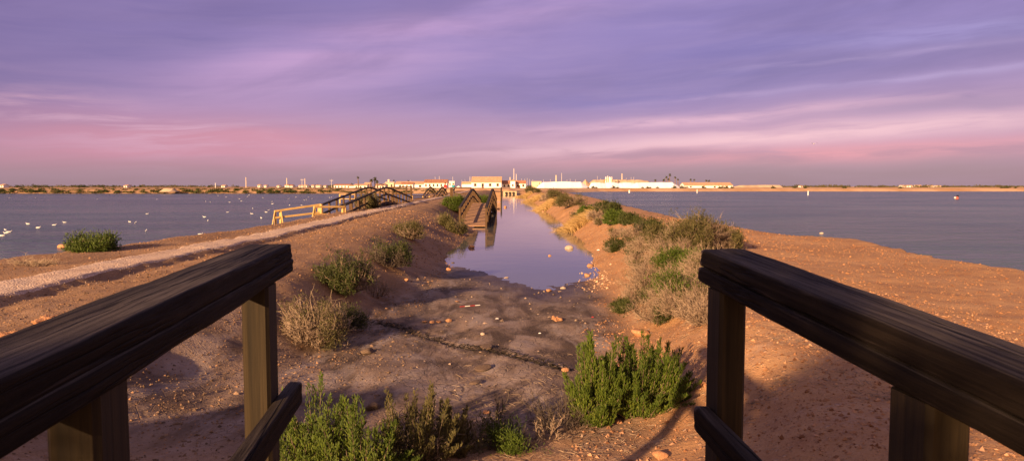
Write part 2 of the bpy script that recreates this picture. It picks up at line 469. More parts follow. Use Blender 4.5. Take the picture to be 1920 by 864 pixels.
M = {}
M['ground'] = m_ground(); M['path'] = m_path(); M['far'] = m_far()
M['lake'] = m_water('lake_water', (.046, .078, .098), (1.0, 3.0, 1), (.22, .62, 1), (1.0, 1.0), .20, .27)
M['chan'] = m_water('channel_water', (.112, .116, .108), (2.2, 2.2, 1), (.5, .9, 1), (.10, .03), .035)
M['dark'] = m_wood_dark()
M['post'] = m_wood('post_wood', (.015, .0105, .005), (.044, .030, .0135), (45, 1.4, 45), .75, 'z')
M['rail2'] = m_wood('footbridge_rail_wood', (.016, .012, .010), (.045, .034, .028))
M['bpost'] = m_wood('footbridge_post_wood', (.055, .032, .016), (.15, .088, .044), (40, 2, 40), .8, 'z')
M['plank'] = m_wood('plank_wood', (.29, .165, .088), (.46, .29, .17), (40, 2, 40), .85, 'x')
M['yellow'] = m_wood('raw_timber', (.50, .32, .11), (.70, .48, .20), (30, 2, 30), .8)
M['leaf'] = m_leaf('saltbush_leaf', (.024, .046, .005), (.105, .155, .018), (.25, .29, .045))
M['leaf_olive'] = m_leaf('olive_leaf', (.045, .045, .014), (.150, .132, .050), (.25, .21, .10))
M['leaf_dark'] = m_leaf('dark_leaf', (.022, .034, .008), (.085, .098, .025), (.14, .15, .05))
M['twig'] = m_leaf('dry_twig', (.135, .096, .066), (.32, .235, .165), (.38, .29, .21), .05)
M['twig_dark'] = m_leaf('dark_twig', (.040, .030, .024), (.11, .085, .066), (.15, .12, .095), .05)
M['straw'] = m_leaf('straw', (.30, .18, .06), (.58, .40, .17), (.66, .50, .26), .2)
M['rock_o'] = m_rock('orange_rock', (.36, .17, .08), (.56, .31, .17))
M['rock_p'] = m_rock('pale_rock', (.36, .27, .20), (.55, .45, .36))
M['rock_d'] = m_rock('dark_rock', (.09, .062, .046), (.20, .14, .10))
M['white'] = m_plain('white_render', (.84, .82, .79), .8, .04, .6)
M['tile'] = m_plain('roof_tile', (.42, .20, .115), .85, .2, 1.2)
M['tile_pale'] = m_plain('pale_roof', (.58, .36, .22), .85, .12, .8)
M['cream'] = m_plain('cream_render', (.68, .56, .40), .85, .08, .5)
M['salt'] = m_plain('salt', (.93, .93, .95), .75, .04, .12, .3, .4)
M['sand'] = m_plain('beige_spoil', (.58, .43, .28), .9, .12, .15, .2, .4)
M['glass'] = m_plain('dark_window', (.05, .045, .045), .2, .1, 2, .5, 0)
M['brown'] = m_plain('brown_door', (.14, .075, .04), .7, .2, 2)
M['metal'] = m_plain('pale_metal', (.62, .56, .52), .45, .08, 3)
M['rust'] = m_plain('ochre_steel', (.50, .26, .08), .7, .2, 2)
M['gull'] = m_plain('white_feather', (.82, .81, .79), .7, .03, 8)
M['gullgrey'] = m_plain('grey_feather', (.42, .43, .45), .7, .08, 8)
M['beak'] = m_plain('orange_beak', (.55, .24, .05), .5, .05, 8)
M['skin'] = m_plain('skin', (.45, .26, .18), .6, .05, 8)
M['red'] = m_plain('red_cloth', (.45, .03, .035), .85, .1, 9)
M['teal'] = m_plain('teal_cloth', (.02, .30, .36), .85, .1, 9)
M['navy'] = m_plain('dark_cloth', (.02, .022, .035), .85, .1, 9)
M['hair'] = m_plain('dark_hair', (.02, .014, .01), .7, .1, 9)
M['buoyred'] = m_plain('faded_red_paint', (.42, .10, .075), .6, .1, 4)
M['black'] = m_plain('black_rubber', (.015, .015, .016), .7, .1, 4)
M['trunk'] = m_plain('palm_bark', (.20, .13, .08), .9, .2, 3)
M['palm'] = m_leaf('palm_leaf', (.05, .06, .015), (.12, .12, .03), (.16, .14, .05))
M['weed'] = m_plain('rotting_weed', (.025, .019, .014), .9, .3, 20)

# ------------------------------------------------------------------ world and sun
AZ, EL = 32.0, 15.0         # sun behind the camera, AZ degrees to its left
EXPO = 1.15
w = bpy.data.worlds.new("World"); sc.world = w; w.use_nodes = True
nt = w.node_tree
bg = nt.nodes['Background']
tc = nt.nodes.new('ShaderNodeTexCoord')
sep = nt.nodes.new('ShaderNodeSeparateXYZ'); nt.links.new(tc.outputs['Generated'], sep.inputs[0])
X, Y, Z = (E(nt, sep.outputs[i]) for i in range(3))
U = X._m('ARCTAN2', Y)                         # azimuth, radians, 0 = along the channel
V = Z._m('ARCSINE')                            # elevation
def su(px): return math.atan((px - 960) / 1280)
def sv(py, px=960): return math.atan((350 - py) / math.hypot(1280, px - 960))
wn = noise(nt, comb(nt, U * 1.7, V * 4.0), 1.0, 4, .55)          # slow warp
Vw = V + (wn - .5) * .055 - U * .035
st = noise(nt, comb(nt, U * 1.5 + wn * .8, Vw * 21.0), 1.0, 5, .56)   # long streaks
fs = noise(nt, comb(nt, U * 5.2 + 5.0 + wn * 2.0, (V - U * .05 + (wn - .5) * .05) * 52.0), 1.0, 6, .6, .35)   # fine streaks
bl = noise(nt, comb(nt, U * 2.1 + 9.0, (V - U * .22) * 7.0), 1.0, 4, .5)   # broad patches
def lin(r, g, b):
    f = lambda c: ((c / 255 + .055) / 1.055) ** 2.4 if c > 10 else c / 3294.6
    return (f(r), f(g), f(b))
ramp = nt.nodes.new('ShaderNodeValToRGB')
Vr = (V + (st - .5) * .05 + (bl - .5) * .05) / .6
nt.links.new(Vr.s, ramp.inputs[0])
cr = ramp.color_ramp
stops = [(0.0, (168, 138, 152)), (.045, (174, 136, 156)), (.10, (184, 136, 168)), (.18, (180, 140, 186)), (.30, (158, 130, 188)), (.46, (152, 130, 192)), (1.0, (120, 112, 172))]
cr.elements[0].position = 0; cr.elements[0].color = (*lin(*stops[0][1]), 1)
cr.elements[1].position = 1; cr.elements[1].color = (*lin(*stops[-1][1]), 1)
for p_, c_ in stops[1:-1]:
    e_ = cr.elements.new(p_); e_.color = (*lin(*c_), 1)
sky = ramp.outputs[0]
def blob(px, py, rx, ry, slope=0.0):
    """soft patch of cloud: centre and size given on the sky by bearing and elevation"""
    u0, v0 = su(px), sv(py, px)
    return U.gauss(u0, rx / 1280) * (Vw + U * .035 - (U - u0) * slope).gauss(v0, ry / 1280)
dn = (1.0 - st).ss(.38, .66)
# blue violet gaps
sky = mixc(nt, (blob(1420, 120, 330, 95, .02) * .85 + blob(1000, 185, 260, 42, -.05) * .7).clamp() * (dn * .5 + .5), sky, lin(132, 112, 182))
sky = mixc(nt, (blob(110, 100, 260, 75, .12) + blob(430, 45, 150, 35, .2) * .8).clamp() * (dn * .5 + .4), sky, lin(134, 112, 172))
sky = mixc(nt, blob(1800, 200, 330, 28, .03) * .75 * (dn * .6 + .4), sky, lin(132, 110, 158))
# lilac veils
sky = mixc(nt, (blob(820, 60, 380, 42, .20) * .8 + blob(460, 150, 230, 38, .28) * .65).clamp() * (st.ss(.25, .7) * .8 + .15), sky, lin(208, 162, 210))
sky = mixc(nt, blob(640, 150, 260, 26, .16) * .6 * st.ss(.3, .65), sky, lin(212, 166, 210))
sky = mixc(nt, blob(1860, 48, 260, 16, .02) * .7 * (fs.ss(.3, .6)), sky, lin(176, 158, 220))
# pink low on the left
sky = mixc(nt, (blob(170, 258, 270, 50, .0) * .9 + blob(500, 266, 200, 40, .0) * .8).clamp() * (st.ss(.2, .6) * .6 + .4), sky, lin(214, 142, 168))
sky = mixc(nt, (blob(210, 225, 200, 34, -.14) + blob(30, 190, 120, 16, -.05) * .8 + blob(410, 240, 90, 12, 0.0) * .7).clamp() * fs.ss(.44, .66) * .8, sky, lin(228, 172, 198))
# rose bands low on the right
sky = mixc(nt, blob(1450, 252, 560, 40, .045) * .8 * (st.ss(.2, .55) * .5 + .5), sky, lin(214, 160, 190))
band = blob(1480, 262, 540, 17, .05)
sky = mixc(nt, band * (fs.ss(.30, .58) * .65 + .35), sky, lin(250, 196, 208))
sky = mixc(nt, blob(1330, 228, 320, 10, .06) * fs.ss(.3, .55) * .9, sky, lin(236, 182, 206))
sky = mixc(nt, blob(1560, 292, 470, 15, .03) * (fs.ss(.3, .60) * .75 + .25), sky, lin(236, 154, 170))
sky = mixc(nt, blob(1290, 190, 150, 5, .06) * fs.ss(.3, .6) * .6, sky, lin(206, 168, 214))
sky = mixc(nt, (blob(1800, 138, 260, 6, .06) + blob(1620, 110, 240, 5, .05)).clamp() * fs.ss(.28, .6) * .75, sky, lin(196, 166, 216))
# mauve streaks over the bands, then the dull haze line
sky = mixc(nt, (blob(1240, 298, 140, 9, .0) + blob(1010, 290, 150, 9, .0) + blob(1800, 285, 300, 7, .04) * .8).clamp() * (1.0 - fs).ss(.35, .6) * .6, sky, lin(178, 130, 158))
sky = mixc(nt, V.gauss(0.0, .024) * .5, sky, lin(172, 138, 152))
sky = mixc(nt, fs.ss(.35, .75) * .10, sky, lin(225, 185, 220))
sky = mixc(nt, V.ss(-.001, -.06), sky, lin(96, 78, 84))
mot = noise(nt, comb(nt, U * 2.6 + 3.0, (V - U * .12 + (wn - .5) * .05) * 13.0), 1.0, 6, .58, .4)
dk = ((1.0 - mot).ss(.42, .70) * .8 + (1.0 - bl).ss(.40, .62) * .5).clamp() * V.ss(.07, .16)
sky = mixc(nt, dk * .42, sky, lin(112, 88, 142))
sky = mixc(nt, (1.0 - V.ss(.01, .05)) * .22, sky, lin(140, 110, 128))
sky = mixc(nt, U.gauss(su(-200), .28) * V.ss(.02, .12) * .35, sky, lin(96, 80, 134))
sky = mixc(nt, V.ss(.30, .75) * .8, sky, lin(140, 126, 150))
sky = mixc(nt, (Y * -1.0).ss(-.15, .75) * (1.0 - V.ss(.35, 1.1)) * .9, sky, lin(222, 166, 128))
nis = nt.nodes.new('ShaderNodeTexSky'); nis.sky_type = 'NISHITA'; nis.sun_disc = False
nis.sun_elevation = R(EL); nis.sun_rotation = R(180 + AZ)
nb = nt.nodes.new('ShaderNodeBackground'); nt.links.new(nis.outputs[0], nb.inputs[0]); nb.inputs[1].default_value = .006
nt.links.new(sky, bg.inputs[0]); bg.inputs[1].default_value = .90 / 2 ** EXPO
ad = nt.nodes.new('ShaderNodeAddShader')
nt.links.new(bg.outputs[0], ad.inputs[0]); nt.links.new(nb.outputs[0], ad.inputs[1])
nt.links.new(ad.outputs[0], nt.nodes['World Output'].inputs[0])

sl = bpy.data.lights.new("sun", 'SUN'); sl.energy = 5.0; sl.angle = R(.9); sl.color = (1.0, .62, .33)
so = bpy.data.objects.new("sun", sl); col.objects.link(so)
sdir = Vector((-math.sin(R(AZ)) * math.cos(R(EL)), -math.cos(R(AZ)) * math.cos(R(EL)), math.sin(R(EL))))
so.rotation_euler = sdir.to_track_quat('Z', 'Y').to_euler()
so.location = (-20, -40, 20)
sc.view_settings.view_transform = 'Standard'; sc.view_settings.look = 'None'
sc.view_settings.exposure = EXPO; sc.view_settings.gamma = 1

# ------------------------------------------------------------------ ground, path, water
xs = np.concatenate([np.arange(-20, -11, .5), np.arange(-11, -7.2, .12), np.arange(-7.2, 5.0, .06), np.arange(5.0, 11, .12), np.arange(11, 18.1, .5)])
ys = np.concatenate([np.arange(-10, 2.6, .25), np.geomspace(2.6, 212, 420)])
GX, GY = np.meshgrid(xs, ys)
GZ = ground_z(GX, GY)
nx, ny = len(xs), len(ys)
idx = np.arange(nx * ny).reshape(ny, nx)
F = np.stack([idx[:-1, :-1], idx[:-1, 1:], idx[1:, 1:], idx[1:, :-1]], -1).reshape(-1, 4)
mud = mud_mask(GX, GY)
red = sstep(-.6, .6, GX - (x_ltoe(GY) + x_rtoe(GY)) / 2)
red = .12 + .88 * red
wet = (1 - sstep(.01, .11, GZ + .05 * fbm(GX * 2, GY * 2, 81))) * mud * sstep(10, 14, GY)
wet = np.maximum(wet, mud * .55 * sstep(.05, .22, fbm(GX * .8 + GY * .3, GY * .35, 82)) * (1 - sstep(11, 14, GY)))
crk = np.exp(-(dist_poly(GX + .10 * fbm(GX * 3, GY * 3, 61), GY + .10 * fbm(GX * 3, GY * 3, 62), CRACK) / .05) ** 2) * (.4 + 1.0 * vnoise(GX * 5, GY * 5, 63))
me = mesh_np('ground', np.stack([GX, GY, GZ], -1).reshape(-1, 3), [F], True, {'mud': mud.ravel(), 'red': red.ravel(), 'wet': wet.ravel(), 'crack': np.clip(crk, 0, 1).ravel()})
tag(link('ground', me, M['ground']), kind='structure')

py_ = np.concatenate([np.arange(-9, 4, .25), np.geomspace(4, 200, 500)])
nw = 13
offs = np.linspace(-.5, .5, nw)
PX = x_path(py_)[:, None] + offs[None] * (.98 + .35 * fbm(py_ * .9, 1, 91)[:, None]) + .10 * fbm(py_ * 2.2, 7, 92)[:, None] * np.sign(offs)[None] + .05 * fbm(py_ * 7, 7, 93)[:, None] * np.sign(offs)[None]
PY = np.repeat(py_[:, None], nw, 1)
PZ = ground_z(PX, PY) + .022 - .05 * (np.abs(offs[None]) > .49) + .008 * fbm(PX * 9, PY * 9, 94)
idx = np.arange(PX.size).reshape(PX.shape)
F = np.stack([idx[:-1, :-1], idx[:-1, 1:], idx[1:, 1:], idx[1:, :-1]], -1).reshape(-1, 4)
tag(link('path', mesh_np('path', np.stack([PX, PY, PZ], -1).reshape(-1, 3), [F], True), M['path']), kind='structure')

def sheet(name, x0, x1, y0, y1, z, mat):
    me = mesh_np(name, [(x0, y0, z), (x1, y0, z), (x1, y1, z), (x0, y1, z)], [[(0, 1, 2, 3)]])
    return tag(link(name, me, mat), kind='structure')
sheet('lake', -1200, -6.2, -80, 260, 0, M['lake'])
sheet('lake', 6.0, 1300, -80, 360, 0, M['lake'])
sheet('channel_water', -4.2, 4.0, 11, 205, .003, M['chan'])

fx = np.concatenate([-np.geomspace(5200, 40, 90), np.linspace(-38, 38, 60), np.geomspace(40, 5200, 90)])
fy = np.concatenate([np.linspace(203, 380, 110), np.geomspace(384, 6500, 60)])
FX, FY = np.meshgrid(fx, fy)
ysh = np.where(FX < 0, np.interp(FX, [-200, -40, -22, -12, 0], [214, 215, 214, 203, 196]), np.interp(FX, [0, 12, 25, 40, 120, 300], [196, 205, 262, 300, 313, 316]))
ysh = ysh + 5 * fbm(FX * .03, 0, 101) + 2.5 * fbm(FX * .2, 0, 102)
rise = np.where(FX < 0, 9.0, 16.0)
tt = sstep(0, 1, (FY - ysh) / rise)
FZ = -.35 + tt * np.where(FX < 0, 1.85, 1.65) + .5 * fbm(FX * .1, FY * .1, 103) * tt
FZ = np.where(FY > 420, np.minimum(FZ, 1.6), FZ) + .5 * sstep(420, 2500, FY)
idx = np.arange(FX.size).reshape(FX.shape)
F = np.stack([idx[:-1, :-1], idx[:-1, 1:], idx[1:, 1:], idx[1:, :-1]], -1).reshape(-1, 4)
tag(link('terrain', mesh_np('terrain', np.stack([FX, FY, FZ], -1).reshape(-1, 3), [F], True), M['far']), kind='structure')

# ------------------------------------------------------------------ foreground bridge
def board(L, wd, th, seed, rag=.004, sag=0.0):
    """sawn board with rounded arrises, end at y=0 running to y=-L"""
    n_ = 9; pr = []
    r_ = min(wd, th) * .2
    for cx, cz, a0 in ((wd/2 - r_, th/2 - r_, 0), (-wd/2 + r_, th/2 - r_, 90), (-wd/2 + r_, -th/2 + r_, 180), (wd/2 - r_, -th/2 + r_, 270)):
        for k in range(5):
            a = R(a0 + k * 22.5); pr.append((cx + r_ * math.cos(a), cz + r_ * math.sin(a), 1.0))
    # extra points on the long faces
    out = []
    for i, p in enumerate(pr):
        q = pr[(i + 1) % len(pr)]; out.append(p)
        dd = math.hypot(q[0] - p[0], q[1] - p[1])
        if dd > .02:
            kk = int(dd / .012)
            for j in range(1, kk): out.append((p[0] + (q[0] - p[0]) * j / kk, p[1] + (q[1] - p[1]) * j / kk, max(0.0, 1 - 3 * min(j, kk - j) / max(kk, 1) * 1.0)))
    pr = np.array(out); n = len(pr)
    yy = np.concatenate([[0, -.003, -.008, -.016], -np.arange(.03, L, .022)])
    shr = np.concatenate([[.86, .93, .975, 1.0], np.ones(len(yy) - 4)])
    V = np.zeros((len(yy), n, 3)); A = np.zeros((len(yy), n))
    ang = np.arctan2(pr[:, 1] / th, pr[:, 0] / wd)
    for i, y in enumerate(yy):
        d = rag * 2 * fbm(ang * 1.6 + 9, np.full(n, y * 3.0), seed, 3) + rag * 1.1 * fbm(ang * 5, np.full(n, y * 9.0), seed + 5, 2)
        s_ = shr[i]
        nrm = pr[:, :2] / np.linalg.norm(pr[:, :2], axis=1, keepdims=True)
        V[i, :, 0] = pr[:, 0] * s_ + nrm[:, 0] * d
        V[i, :, 2] = pr[:, 1] * s_ + nrm[:, 1] * d * .8 + rag * 2 * fbm(np.full(n, y * 1.1), np.zeros(n), seed + 9, 2) + sag * y * y
        V[i, :, 1] = y + (rag * .6 * fbm(ang * 4, np.zeros(n), seed + 3, 2) if i < 3 else 0)
        A[i] = pr[:, 2] * (1.0) + (.5 if i < 4 else 0)
    idx = np.arange(V.shape[0] * n).reshape(-1, n)
    F = np.stack([idx[:-1], np.roll(idx[:-1], -1, 1), np.roll(idx[1:], -1, 1), idx[1:]], -1).reshape(-1, 4)[:, ::-1]
    cap = [list(idx[0]), list(idx[-1])[::-1]]
    return mesh_np('board', V.reshape(-1, 3), [F, np.array(cap)], True, {'wear': A.ravel()})
def rail_dir(vpx, vpy):
    r = ray(vpx, vpy); return Vector(r / np.linalg.norm(r))
nb_ = thing('wooden_bridge', (0, .5, .9), 'near dark timber footbridge whose two flat-topped railings frame the foreground', 'footbridge')
def place_board(name, me, end, D, mat, label=None):
    o = link(name, me, mat, nb_)
    x = D.cross(Vector((0, 0, 1))).normalized(); z = x.cross(D)
    m4 = Matrix((x, D, z)).transposed().to_4x4()
    o.rotation_euler = m4.to_euler(); o.location = Vector(end) - Vector(nb_.location)
    if label: o['label'] = label
    return o
RAILS = []
for side, (vx, vy), d_end, pin, wd in ((-1, (838, 322), 2.30, (548, 454), .142), (1, (848, 276), 2.08, (1311, 467), .142)):
    D = rail_dir(vx, vy)
    xh = D.cross(Vector((0, 0, 1))).normalized()
    inn = Vector(at(*pin, d_end))
    c = inn + xh * side * wd / 2 + Vector((0, 0, -.027))
    place_board('handrail', board(3.4, wd, .052, 10 + side, .0045), c, D, M['dark'])
    low = inn + xh * side * (wd / 2 - .004) - D * (-.006) + Vector((0, 0, -.053 - .0235))
    place_board('rail_board', board(3.4, wd, .045, 20 + side, .0035), low, D, M['dark'])
    RAILS.append((side, D, xh, inn))
    for k, t in enumerate((.27, 1.25, 2.2, 3.1) if side < 0 else (.12, .97, 1.8, 2.6)):
        base = inn - D * t + xh * side * .040 + Vector((0, 0, -.10))
        b = MB(); zt = base.z; z0 = (.25 if k == 0 else .45)
        b.bar((0, 0, z0 - zt), (0, 0, 0), .078, .105, up=(D.x, D.y, 0))
        o = b.build('post', M['post'], nb_, base - Vector(nb_.location))
    me_ = inn - D * .10 + xh * side * (-.023) + Vector((0, 0, -.445 - .037))
    place_board('mid_rail', board(3.2, .046, .076, 30 + side, .003), me_, D, M['dark'])
b = MB()
cx = .5 * (RAILS[0][3] + RAILS[1][3])
for k in range(28):
    y = 1.95 - k * .145; ox = .09 * (k * .145)
    b.bar((-.86 + ox * .9, y, .96), (.80 + ox * .9, y - .05, .96), .135, .045, a=random.random())
b.build('deck', M['plank'], nb_, -Vector(nb_.location))
b = MB()
for sx in (-.6, .5):
    b.bar((sx, 1.98, .875), (sx + .3, -2.0, .875), .09, .12)
b.build('beam', M['bpost'], nb_, -Vector(nb_.location))

# ------------------------------------------------------------------ arched footbridges further along
def footbridge(loc, L, wid, rise, z0, label, npost, cat='footbridge', sideR=True):
    t = thing('arched_footbridge', loc, label, cat, 'arched footbridges')
    def arch(s): # s 0..1
        a = np.minimum(s, 1 - s) / .5
        return rise * np.clip(a, 0, 1) - rise * .05 * np.exp(-((a - 1) / .07) ** 2)
    S = np.linspace(0, 1, 61)
    b = MB()
    npl = int(L / .22)
    for k in range(npl):
        s0 = (k + .5) / npl; sl_ = (arch(np.array([min(1, s0 + .01)]))[0] - arch(np.array([max(0, s0 - .01)]))[0]) / (.02 * L)
        y = s0 * L; z = z0 + arch(np.array([s0]))[0]
        b.bar((-wid/2, y, z), (wid/2, y, z), .205, .05, up=(0, -sl_, 1), a=random.random())
    b.build('deck', M['plank'], t)
    for sx in (-1, 1):
        x = sx * (wid / 2 + .02)
        b = MB(); b.path([(x, s * L, z0 + arch(np.array([s]))[0] + 1.0) for s in S], .15, .09); b.build('handrail', M['rail2'], t)
        b = MB(); b.path([(x, s * L, z0 + arch(np.array([s]))[0] + .50) for s in S], .06, .11); b.build('mid_rail', M['rail2'], t)
        b = MB(); b.path([(x * .92, s * L, z0 + arch(np.array([s]))[0] - .13) for s in S], .12, .20); b.build('beam', M['rail2'], t)
        for k in range(npost):
            s = k / (npost - 1); y = s * L; z = z0 + arch(np.array([s]))[0]
            b = MB(); b.bar((x, y, z - .22), (x, y, z + .955), .11, .11, up=(0, 1, 0)); b.build('post', M['bpost'], t)
        for s in (.0, .18, .38, .62, .82, 1.0):
            b = MB(); z = z0 + arch(np.array([s]))[0]
            b.bar((x * .9, s * L, -.5), (x * .9, s * L, z - .2), .14, .14, up=(0, 1, 0)); b.build('pile', M['rail2'], t)
    return t
footbridge((-2.1, 36.8, 0), 24, 1.38, .98, .08, 'brown arched footbridge with sunlit plank deck beside the channel water', 15)
footbridge((-9.6, 36.6, 0), 24.5, 1.22, .98, .22, 'longest dark arched footbridge on the left bank behind the yellow timber fences', 16)
footbridge((-9.9, 82.5, 0), 14.2, 1.5, .98, .25, 'small arched footbridge far along the left bank, seen end-on below the white houses', 9)

# fences
def fence(name, pts, posts, ztop, zlow, mat, label, braces=(), pw=.09, group=None, cat='fence'):
    pts = np.asarray(pts, float)
    base = pts[0]
    t = thing(name, (base[0], base[1], 0), label, cat, group)
    P = lambda s: base * (1 - s) + pts[1] * s
    o0 = np.array([base[0], base[1], 0])
    for (za, zb) in (ztop, zlow):
        b = MB(); p0 = P(0); p1 = P(1)
        b.bar(np.array([p0[0], p0[1], za]) - o0, np.array([p1[0], p1[1], zb]) - o0, .06, .10); b.build('rail', mat, t)
    for s, w_ in posts:
        p = P(s); z1 = ztop[0] * (1 - s) + ztop[1] * s
        g = max(float(ground_z(p[0], p[1])), -.4)
        b = MB(); b.bar(np.array([p[0], p[1] + .08, g - .1]) - o0, np.array([p[0], p[1] + .08, z1 + .03]) - o0, w_, w_, up=(0, 1, 0)); b.build('post', mat, t)
    for s, dx, dy in braces:
        p = P(s); z1 = ztop[0] * (1 - s) + ztop[1] * s
        g = max(float(ground_z(p[0] + dx, p[1] + dy)), -.3)
        b = MB(); b.bar(np.array([p[0] + dx, p[1] + dy, g - .05]) - o0, np.array([p[0], p[1] + .02, z1 - .02]) - o0, .05, .06, up=(0, 1, 0)); b.build('brace', mat, t)
    return t
pa = at(515, 396, 34.9); pb = at(601, 383.5, 36.4)
fence('timber_fence', [pa[:2], pb[:2]], [(0.0, .10), (.11, .11), (.985, .24)], (pa[2], pb[2]), (pa[2] - .34, pb[2] - .42), M['yellow'],
      'long raw yellow timber fence stepping down the lake edge with slanted braces', [(0.0, -.16, -.25), (.13, .26, -.2)])
pa = at(589, 388, 35.0); pb = at(646, 387.6, 36.2)
fence('timber_fence', [pa[:2], pb[:2]], [(0.0, .12), (.92, .11), (1.0, .12)], (pa[2], pb[2]), (pa[2] - .37, pb[2] - .43), M['yellow'],
      'short raw yellow timber fence nearer the path, running to the dark handrail', [(0.0, -.22, -.3)])
pa = at(728, 351.5, 60.8); pb = at(771, 350.3, 61.2)
fence('timber_fence', [pa[:2], pb[:2]], [(0.0, .15), (.2, .12), (.78, .14), (.99, .17)], (pa[2], pb[2]), (pa[2] - .62, pb[2] - .60), M['bpost'],
      'dark level fence closing the far end of the longest arched footbridge')
pa = at(845, 352, 70); pb = at(884, 352, 70)
fence('timber_fence', [pa[:2], pb[:2]], [(0.0, .17), (.07, .13), (.96, .15)], (pa[2], pb[2]), (pa[2] - .62, pb[2] - .62), M['bpost'],
      'dark crossbar fence beside the two walkers at the path edge')
pa = at(637, 364.5, 92); pb = at(666, 364.5, 92)
fence('timber_fence', [pa[:2], pb[:2]], [(0.0, .2), (1.0, .2)], (pa[2], pb[2]), (pa[2] - .6, pb[2] - .6), M['yellow'],
      'pale two-rail platform fence standing out in the left lake')
pa = at(773, 367.5, 74); pb = at(805, 366.8, 80)
fence('timber_fence', [pa[:2], pb[:2]], [(.0, .12), (.6, .12), (1.0, .14)], (pa[2], pb[2]), (pa[2] - .25, pb[2] - .25), M['yellow'],
      'low yellowish rail between the two left bank arched footbridges')
# sluice boards behind the channel footbridge
t = thing('sluice_gate', (at(934, 378, 98)[0], 98, 0), 'weathered sluice boards with a dark tall post past the channel footbridge', 'sluice gate')
for dx, w_, h in ((.45, .22, 2.1), (-.5, .14, 1.5)):
    b = MB(); b.bar((dx, 0, -.4), (dx, 0, h), w_, w_, up=(0, 1, 0)); b.build('post', M['rail2'], t)
b = MB()
for k in range(5): b.bar((-.45, -.14, .25 + k * .26), (.36, -.14, .25 + k * .26), .05, .24, a=random.random())
b.build('board', M['plank'], t)

# ------------------------------------------------------------------ shrubs
def segs_mesh(P0, P1, r0, r1, k, var, tip, name):
    V, F = prisms(P0, P1, r0, r1, k)
    tp = np.repeat(np.stack([tip - .0, tip], 1), k, 1)   # constant per segment
    return mesh_np(name, V, [F], False, {'var': np.repeat(var, 2 * k), 'tip': tp.ravel()})
def green_plumes(w_, h, stems, leafs, lr, ll, lean=.5, cone=.16, seed=0):
    """upright feathery stems densely set with short fleshy leaves"""
    r_ = np.random.default_rng(seed)
    SP0 = []; SP1 = []; SR = []
    LP0 = []; LP1 = []; LV = []; LT = []
    for i in range(stems):
        a = r_.uniform(0, 2 * math.pi); q = math.sqrt(r_.uniform(0, 1))
        bx, by = q * w_ * .34 * math.cos(a), q * w_ * .30 * math.sin(a)
        hh = h * (1 - .55 * q * q) * (.40 + .60 * r_.uniform(0, 1))
        tx, ty = bx + math.cos(a) * q * w_ * lean * .55 + r_.normal() * .03 * h, by + math.sin(a) * q * w_ * lean * .55 + r_.normal() * .03 * h
        s = np.linspace(0, 1, 7)
        C = np.stack([bx + (tx - bx) * s ** 1.4, by + (ty - by) * s ** 1.4, hh * s], 1)
        SP0.append(C[:-1]); SP1.append(C[1:]); SR.append(np.linspace(.007, .0015, 6) * h * 1.1)
        n = int(leafs * r_.uniform(.7, 1.2))
        u = r_.uniform(.02, 1, n)
        P = np.stack([np.interp(u, s, C[:, k]) for k in range(3)], 1)
        ang = r_.uniform(0, 2 * math.pi, n)
        rad = cone * h * (.25 + .75 * np.sin(np.pi * np.clip(u * .8 + .2, 0, 1))) * (1 - u ** 3) * r_.uniform(.1, 1, n) + .006
        out = np.stack([np.cos(ang), np.sin(ang), np.zeros(n)], 1)
        P = P + out * rad[:, None]; P[:, 2] += rad * .55
        d = out * r_.uniform(.15, .7, (n, 1)) + np.array([0, 0, 1.0]) + r_.normal(size=(n, 3)) * .22
        d /= np.linalg.norm(d, axis=1, keepdims=True)
        Lf = ll * r_.uniform(.6, 1.3, n)
        LP0.append(P); LP1.append(P + d * Lf[:, None])
        LV.append(np.clip(r_.uniform(0, 1) * .45 + r_.uniform(0, .6, n), 0, 1)); LT.append(np.clip(.25 + .6 * rad / (cone * h) + .35 * u * r_.uniform(0, 1, n), 0, 1))
    LP0 = np.concatenate(LP0); LP1 = np.concatenate(LP1); n = len(LP0)
    mid = LP0 + (LP1 - LP0) * .55
    rr = lr * r_.uniform(.7, 1.3, n); v = np.concatenate(LV); tp = np.concatenate(LT)
    fol = segs_mesh(np.concatenate([LP0, mid]), np.concatenate([mid, LP1]), np.concatenate([rr * .7, rr]), np.concatenate([rr, rr * .25]), 3, np.concatenate([v, v]), np.concatenate([tp * .7, tp]), 'foliage')
    SP0.append(np.array([[0, 0, -.04]] * 12)); SP1.append(np.stack([np.cos(np.arange(12) * .5236) * w_ * .36, np.sin(np.arange(12) * .5236) * w_ * .36, np.full(12, .01)], 1)); SR.append(np.full(12, .012))
    s0 = np.concatenate(SP0); s1 = np.concatenate(SP1); sr = np.concatenate(SR)
    n = len(s0)
    stm = segs_mesh(s0, s1, sr, sr * .85, 4, r_.uniform(0, .7, n), np.zeros(n), 'stem')
    return fol, stm
